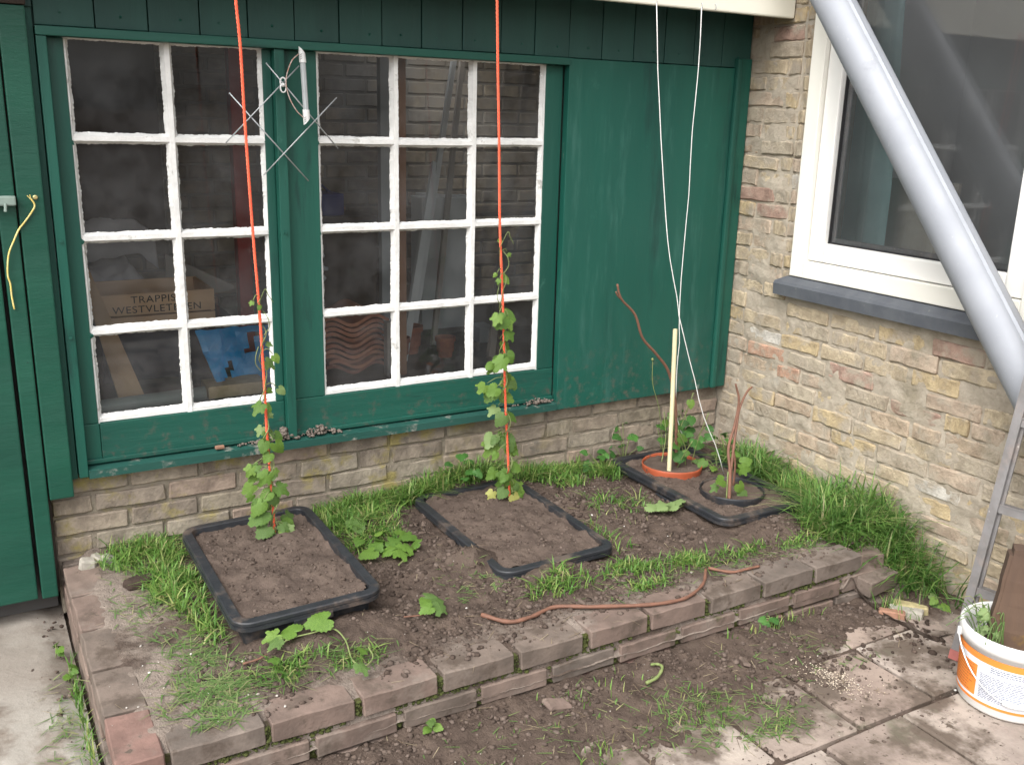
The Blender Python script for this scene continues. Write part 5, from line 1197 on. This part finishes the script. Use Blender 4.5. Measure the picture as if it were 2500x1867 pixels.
def lettering(txt, x, z, size, parent):
    cu = bpy.data.curves.new('lettering', 'FONT'); cu.body = txt; cu.size = size; cu.extrude = .0004; cu.align_x = 'CENTER'; cu.space_character = 1.08
    to = bpy.data.objects.new('lettering_tmp', cu); COL.objects.link(to); dg = bpy.context.evaluated_depsgraph_get(); dg.update()
    me = bpy.data.meshes.new_from_object(to.evaluated_get(dg)); bpy.data.objects.remove(to)
    me.name = 'lettering'; me.materials.clear(); me.materials.append(MATS['dark_mark'])
    o = link('lettering', me); o.matrix_basis = Matrix.Translation((x, .4988, z)) @ Matrix.Rotation(math.pi/2, 4, 'X') @ Matrix.Diagonal((1.12, 1, 1, 1)); par(o, parent)
lettering('TRAPPIST', -2.262, .881, .036, cr); lettering('WESTVLETEREN', -2.262, .846, .036, cr)
# grey dust sheets heaped behind the crate
def drape(x0, x1, y0, y1, zf, mat, name, label, cat, st=.012, seed=0):
    nx, ny = int((x1-x0)/st)+1, int((y1-y0)/st)+1; m = MB()
    m.v = [(x0+(x1-x0)*i/(nx-1), y0+(y1-y0)*j/(ny-1), zf(x0+(x1-x0)*i/(nx-1), y0+(y1-y0)*j/(ny-1))) for j in range(ny) for i in range(nx)]
    m.f = [(j*nx+i, j*nx+i+1, (j+1)*nx+i+1, (j+1)*nx+i) for j in range(ny-1) for i in range(nx-1)]
    o = m.build(name, mat, smooth=True); sm_ = o.modifiers.new('thickness', 'SOLIDIFY'); sm_.thickness = .003
    return tag(o, label, cat)
drape(-2.62, -2.20, .84, 1.15, lambda x, y: .945+.04*fbm(x*5, y*5)+.02*fbm(x*16, y*16)-2.2*max(0, .89-y)-1.5*max(0, x+2.28), 'grey_cloth', 'dust_sheet', 'crumpled grey dust sheet behind the lettered crate', 'sheet')
drape(-2.56, -2.17, .96, 1.40, lambda x, y: 1.125+.03*fbm(x*5, y*5, 3)+.015*fbm(x*14, y*14)-3.5*max(0, 1.0-y)-1.0*max(0, x+2.24), 'grey_cloth', 'dust_sheet', 'crumpled grey sheet heaped higher at the back of the shed', 'sheet')
m = MB(); m.add([(-2.16, .86, .80), (-2.16, .88, .80), (-2.16, .86, 1.0), (-2.16, .88, 1.0), (-1.90, .86, .845), (-1.90, .88, .845), (-1.90, .86, .86), (-1.90, .88, .86)], [(0, 4, 6, 2), (1, 3, 7, 5), (2, 6, 7, 3), (0, 1, 5, 4), (4, 5, 7, 6), (0, 2, 3, 1)])
tag(m.build('plywood_offcut', 'grey_timber'), 'pointed plywood offcut behind the right half of the eight-pane window', 'offcut')
# blue plastic sheet with two slots
bm = bmesh.new(); bmesh.ops.create_grid(bm, x_segments=16, y_segments=12, size=.5)
dl = []
for f in bm.faces:
    c = f.calc_center_median()
    if (abs(c.x-.02-c.y*.3) < .04 and .06 < c.y < .4) or (abs(c.x+.22-c.y*.3) < .04 and -.34 < c.y < .0): dl.append(f)
bmesh.ops.delete(bm, geom=dl, context='FACES')
for vv in bm.verts:
    x, y = vv.co.x, vv.co.y; s = 1-.30*(0.5-y)*(1 if x < 0 else .2)
    vv.co = Vector((-2.02+x*.33*s, .23+.12*y+.02*math.cos(x*6)+.01*fbm(x*5, y*5), BZ+.115+y*.20+.012*fbm(x*4, y*4, 5)+.02*abs(x)))
bmesh.ops.solidify(bm, geom=bm.faces[:], thickness=.006)
m = MB().bm(bm); tag(m.build('blue_tray', 'blue_plastic'), 'blue plastic tray with slots tilted behind the lowest right pane', 'tray')
tag(MB().box(-1.795, -1.735, 1.18, 1.24, 0, 2.10, .004).build('red_post', 'red_metal'), 'red post standing deep in the shed', 'post')
# stack of wavy roof tiles
def tile(x0, y0, z0, wd, dp):
    m = MB(); n = 22; rings = []
    for j in range(5):
        y = y0+dp*j/4
        top = [(x0+wd*i/n, y, z0+.016*math.sin(i/n*2*math.pi*1.5+.6)+.014) for i in range(n+1)]; bot = [(x, y_, z-.013) for x, y_, z in top[::-1]]
        rings.append(top+bot)
    return m.loft(rings, cap0=True, cap1=True)
for k in range(10):
    o = tile(-1.715+rnd.uniform(-.01, .01), .27+rnd.uniform(-.012, .012), BZ+.020+k*.0205, .26, .32).build('roof_tile', 'roof_tile')
    tag(o, 'wavy terracotta roof tile in the stack behind the twelve-pane window', 'roof tile', 'stacked roof tiles')
tag(MB().box(-1.452, -1.420, .20, .235, BZ, 1.95, .002).build('timber_post', 'red_timber'), 'reddish timber stud beside the stack of roof tiles', 'post')
tag(MB().box(-1.50, -1.475, .20, .235, BZ, .80, .002).build('timber_offcut', 'grey_timber'), 'short grey batten against the reddish timber stud', 'batten')
tag(MB().box(-1.17, -1.06, 1.05, 1.09, 0, 2.10, .003).build('pale_door_frame', 'pale_paintwood'), 'pale upright plank deep inside behind the middle panes', 'plank')
tag(MB().box(-1.755, -1.70, .88, .90, .60, 1.48, .003).build('pale_plank', 'pale_paintwood'), 'pale upright plank behind the left column of twelve panes', 'plank')
for k, (x0, z0, x1, z1, y0, y1, wd) in enumerate([(-1.25, BZ, -.80, 2.0, .55, 1.0, .022), (-1.12, BZ, -.72, 2.0, .60, 1.1, .022), (-1.35, BZ, -1.02, 1.35, .40, .8, .03), (-1.00, BZ, -.78, 1.05, .30, .6, .03)]):
    m = MB(); a = Vector((x0, y0, z0)); b = Vector((x1, y1, z1)); dz = (b-a).normalized(); sx = dz.cross(Vector((0, 1, 0))).normalized(); obox(m, a, sx, dz.cross(sx), dz, wd/2, .01, 0, (b-a).length)
    tag(m.build('leaning_batten', 'grey_timber' if k % 2 else 'pale_paintwood'), ['long pale batten leaning left of the other in the top right pane', 'long grey batten leaning nearest the right edge of the glass', 'short pale lath leaning low behind the middle panes', 'short grey lath leaning in the lowest right pane'][k], 'batten', 'battens leaning inside the shed')
# pale cloths hanging from a rail
m = MB(); n = 14
for cx, z0, z1 in ((-1.690, .86, 1.08), (-1.625, .84, 1.02)):
    m.loft([[(cx+(.028+.006*math.sin(zz*40))*math.cos(k*2*math.pi/n)+.01*math.sin(zz*23), .62+(.014+.004*math.cos(k*3))*math.sin(k*2*math.pi/n), z0+(z1-z0)*zz) for k in range(n)] for zz in [i/8 for i in range(9)]], cap0=True, cap1=True)
m.tube([(-1.73, .62, .955), (-1.58, .62, .945)], .008, 8)
tag(m.build('work_cloth', 'blue_grey_cloth', smooth=True), 'pale grey-blue cloth hanging in two legs behind the left panes', 'cloth')
tag(MB().box(-1.500, -1.484, .26, .262, 1.123, 1.148).build('yellow_note', 'yellow_paper'), 'small yellow note behind the middle panes', 'note') if False else None
tag(MB().box(-1.40, -1.384, .30, .302, 1.095, 1.118).build('yellow_note', 'yellow_paper'), 'small yellow note behind the middle column of panes', 'note')
tag(MB().box(-.92, -.84, .55, .66, BZ, .66, .004).build('white_box', 'pale_paintwood'), 'small pale box on the bench at the right', 'box')
tag(MB().box(-1.06, -.80, .85, .97, .60, 1.20, .006).build('white_carton', 'pale_paintwood'), 'pale carton half hidden behind the right panes', 'carton')

sh_ = thing('shelf', (-1.0, 1.0, 1.1), 'dim shelf deep inside behind the right-hand panes', 'shelf')
MB().box(-1.05, -.10, .95, 1.25, 1.095, 1.115, .002).build('board', 'bench_wood', sh_)
for x in (-1.02, -.2): MB().box(x, x+.03, 1.2, 1.23, .0, 1.094).build('upright', 'bench_wood', sh_)
tag(MB().box(-.98, -.89, .98, 1.10, 1.1155, 1.20, .003).build('carton', 'pale_paintwood'), 'left of two pale cartons on the dim shelf', 'carton', 'cartons on the dim shelf')
tag(MB().box(-.84, -.74, .97, 1.10, 1.1155, 1.19, .003).build('carton', 'pale_paintwood'), 'right of two pale cartons on the dim shelf', 'carton', 'cartons on the dim shelf')
tag(MB().box(-1.52, -1.32, 1.12, 1.3, 1.10, 1.20, .01).tube([(-1.44, 1.2, 1.199), (-1.40, 1.2, 1.235), (-1.36, 1.2, 1.199)], .006, 6).build('blue_case', 'blue_case'), 'dark blue case with a handle deep inside the shed', 'case')
tag(MB().box(-1.56, -1.18, 1.08, 1.36, .0, 1.099, .004).build('cupboard', 'bench_wood'), 'dark cupboard carrying the blue case', 'cupboard')
for k, (x, y, r_) in enumerate([(-1.36, .42, .045), (-1.27, .52, .055), (-1.16, .40, .04)]):
    m = MB().lathe(x, y, [(0, BZ), (r_*.7, BZ), (r_*.95, BZ+r_*1.7), (r_*1.08, BZ+r_*1.7), (r_*1.08, BZ+r_*2.1), (r_*.95, BZ+r_*2.1), (r_*.9, BZ+r_*.6), (0, BZ+r_*.6)], 20)
    tag(m.build('flower_pot', 'roof_tile'), ['small terracotta flower pot left of the others on the bench', 'largest terracotta flower pot on the bench', 'smallest terracotta flower pot, right on the bench'][k], 'flower pot', 'flower pots on the bench')

# ================================================================== INSIDE THE HOUSE
m = MB(); rings = []
for j in range(14):
    z = .60+1.9*j/13; rings.append([(.31+.022*math.sin(i*.9+.2*j*.2)+.01*math.sin(i*2.3), -.15-.36*(1-.20*max(0, j-5)/8)*i/16-.0*z, z) for i in range(17)])
m.loft(rings, close=False); cu = m.build('curtain', 'teal_cloth', smooth=True); tag(cu, 'blue-green curtain hanging inside the white window', 'curtain')
m = MB(); V = []
for z, x in ((.55, .40), (1.352, .47)):
    V += [(x, -.34, z), (x+.016, -.34, z), (x+.016, -.70, z), (x, -.70, z)]
m.add(V, [(0, 4, 5, 1), (1, 5, 6, 2), (2, 6, 7, 3), (3, 7, 4, 0), (0, 1, 2, 3), (4, 7, 6, 5)])
tag(m.build('hardboard_sheet', 'beige_board'), 'brown hardboard sheet leaning inside the white window', 'board')
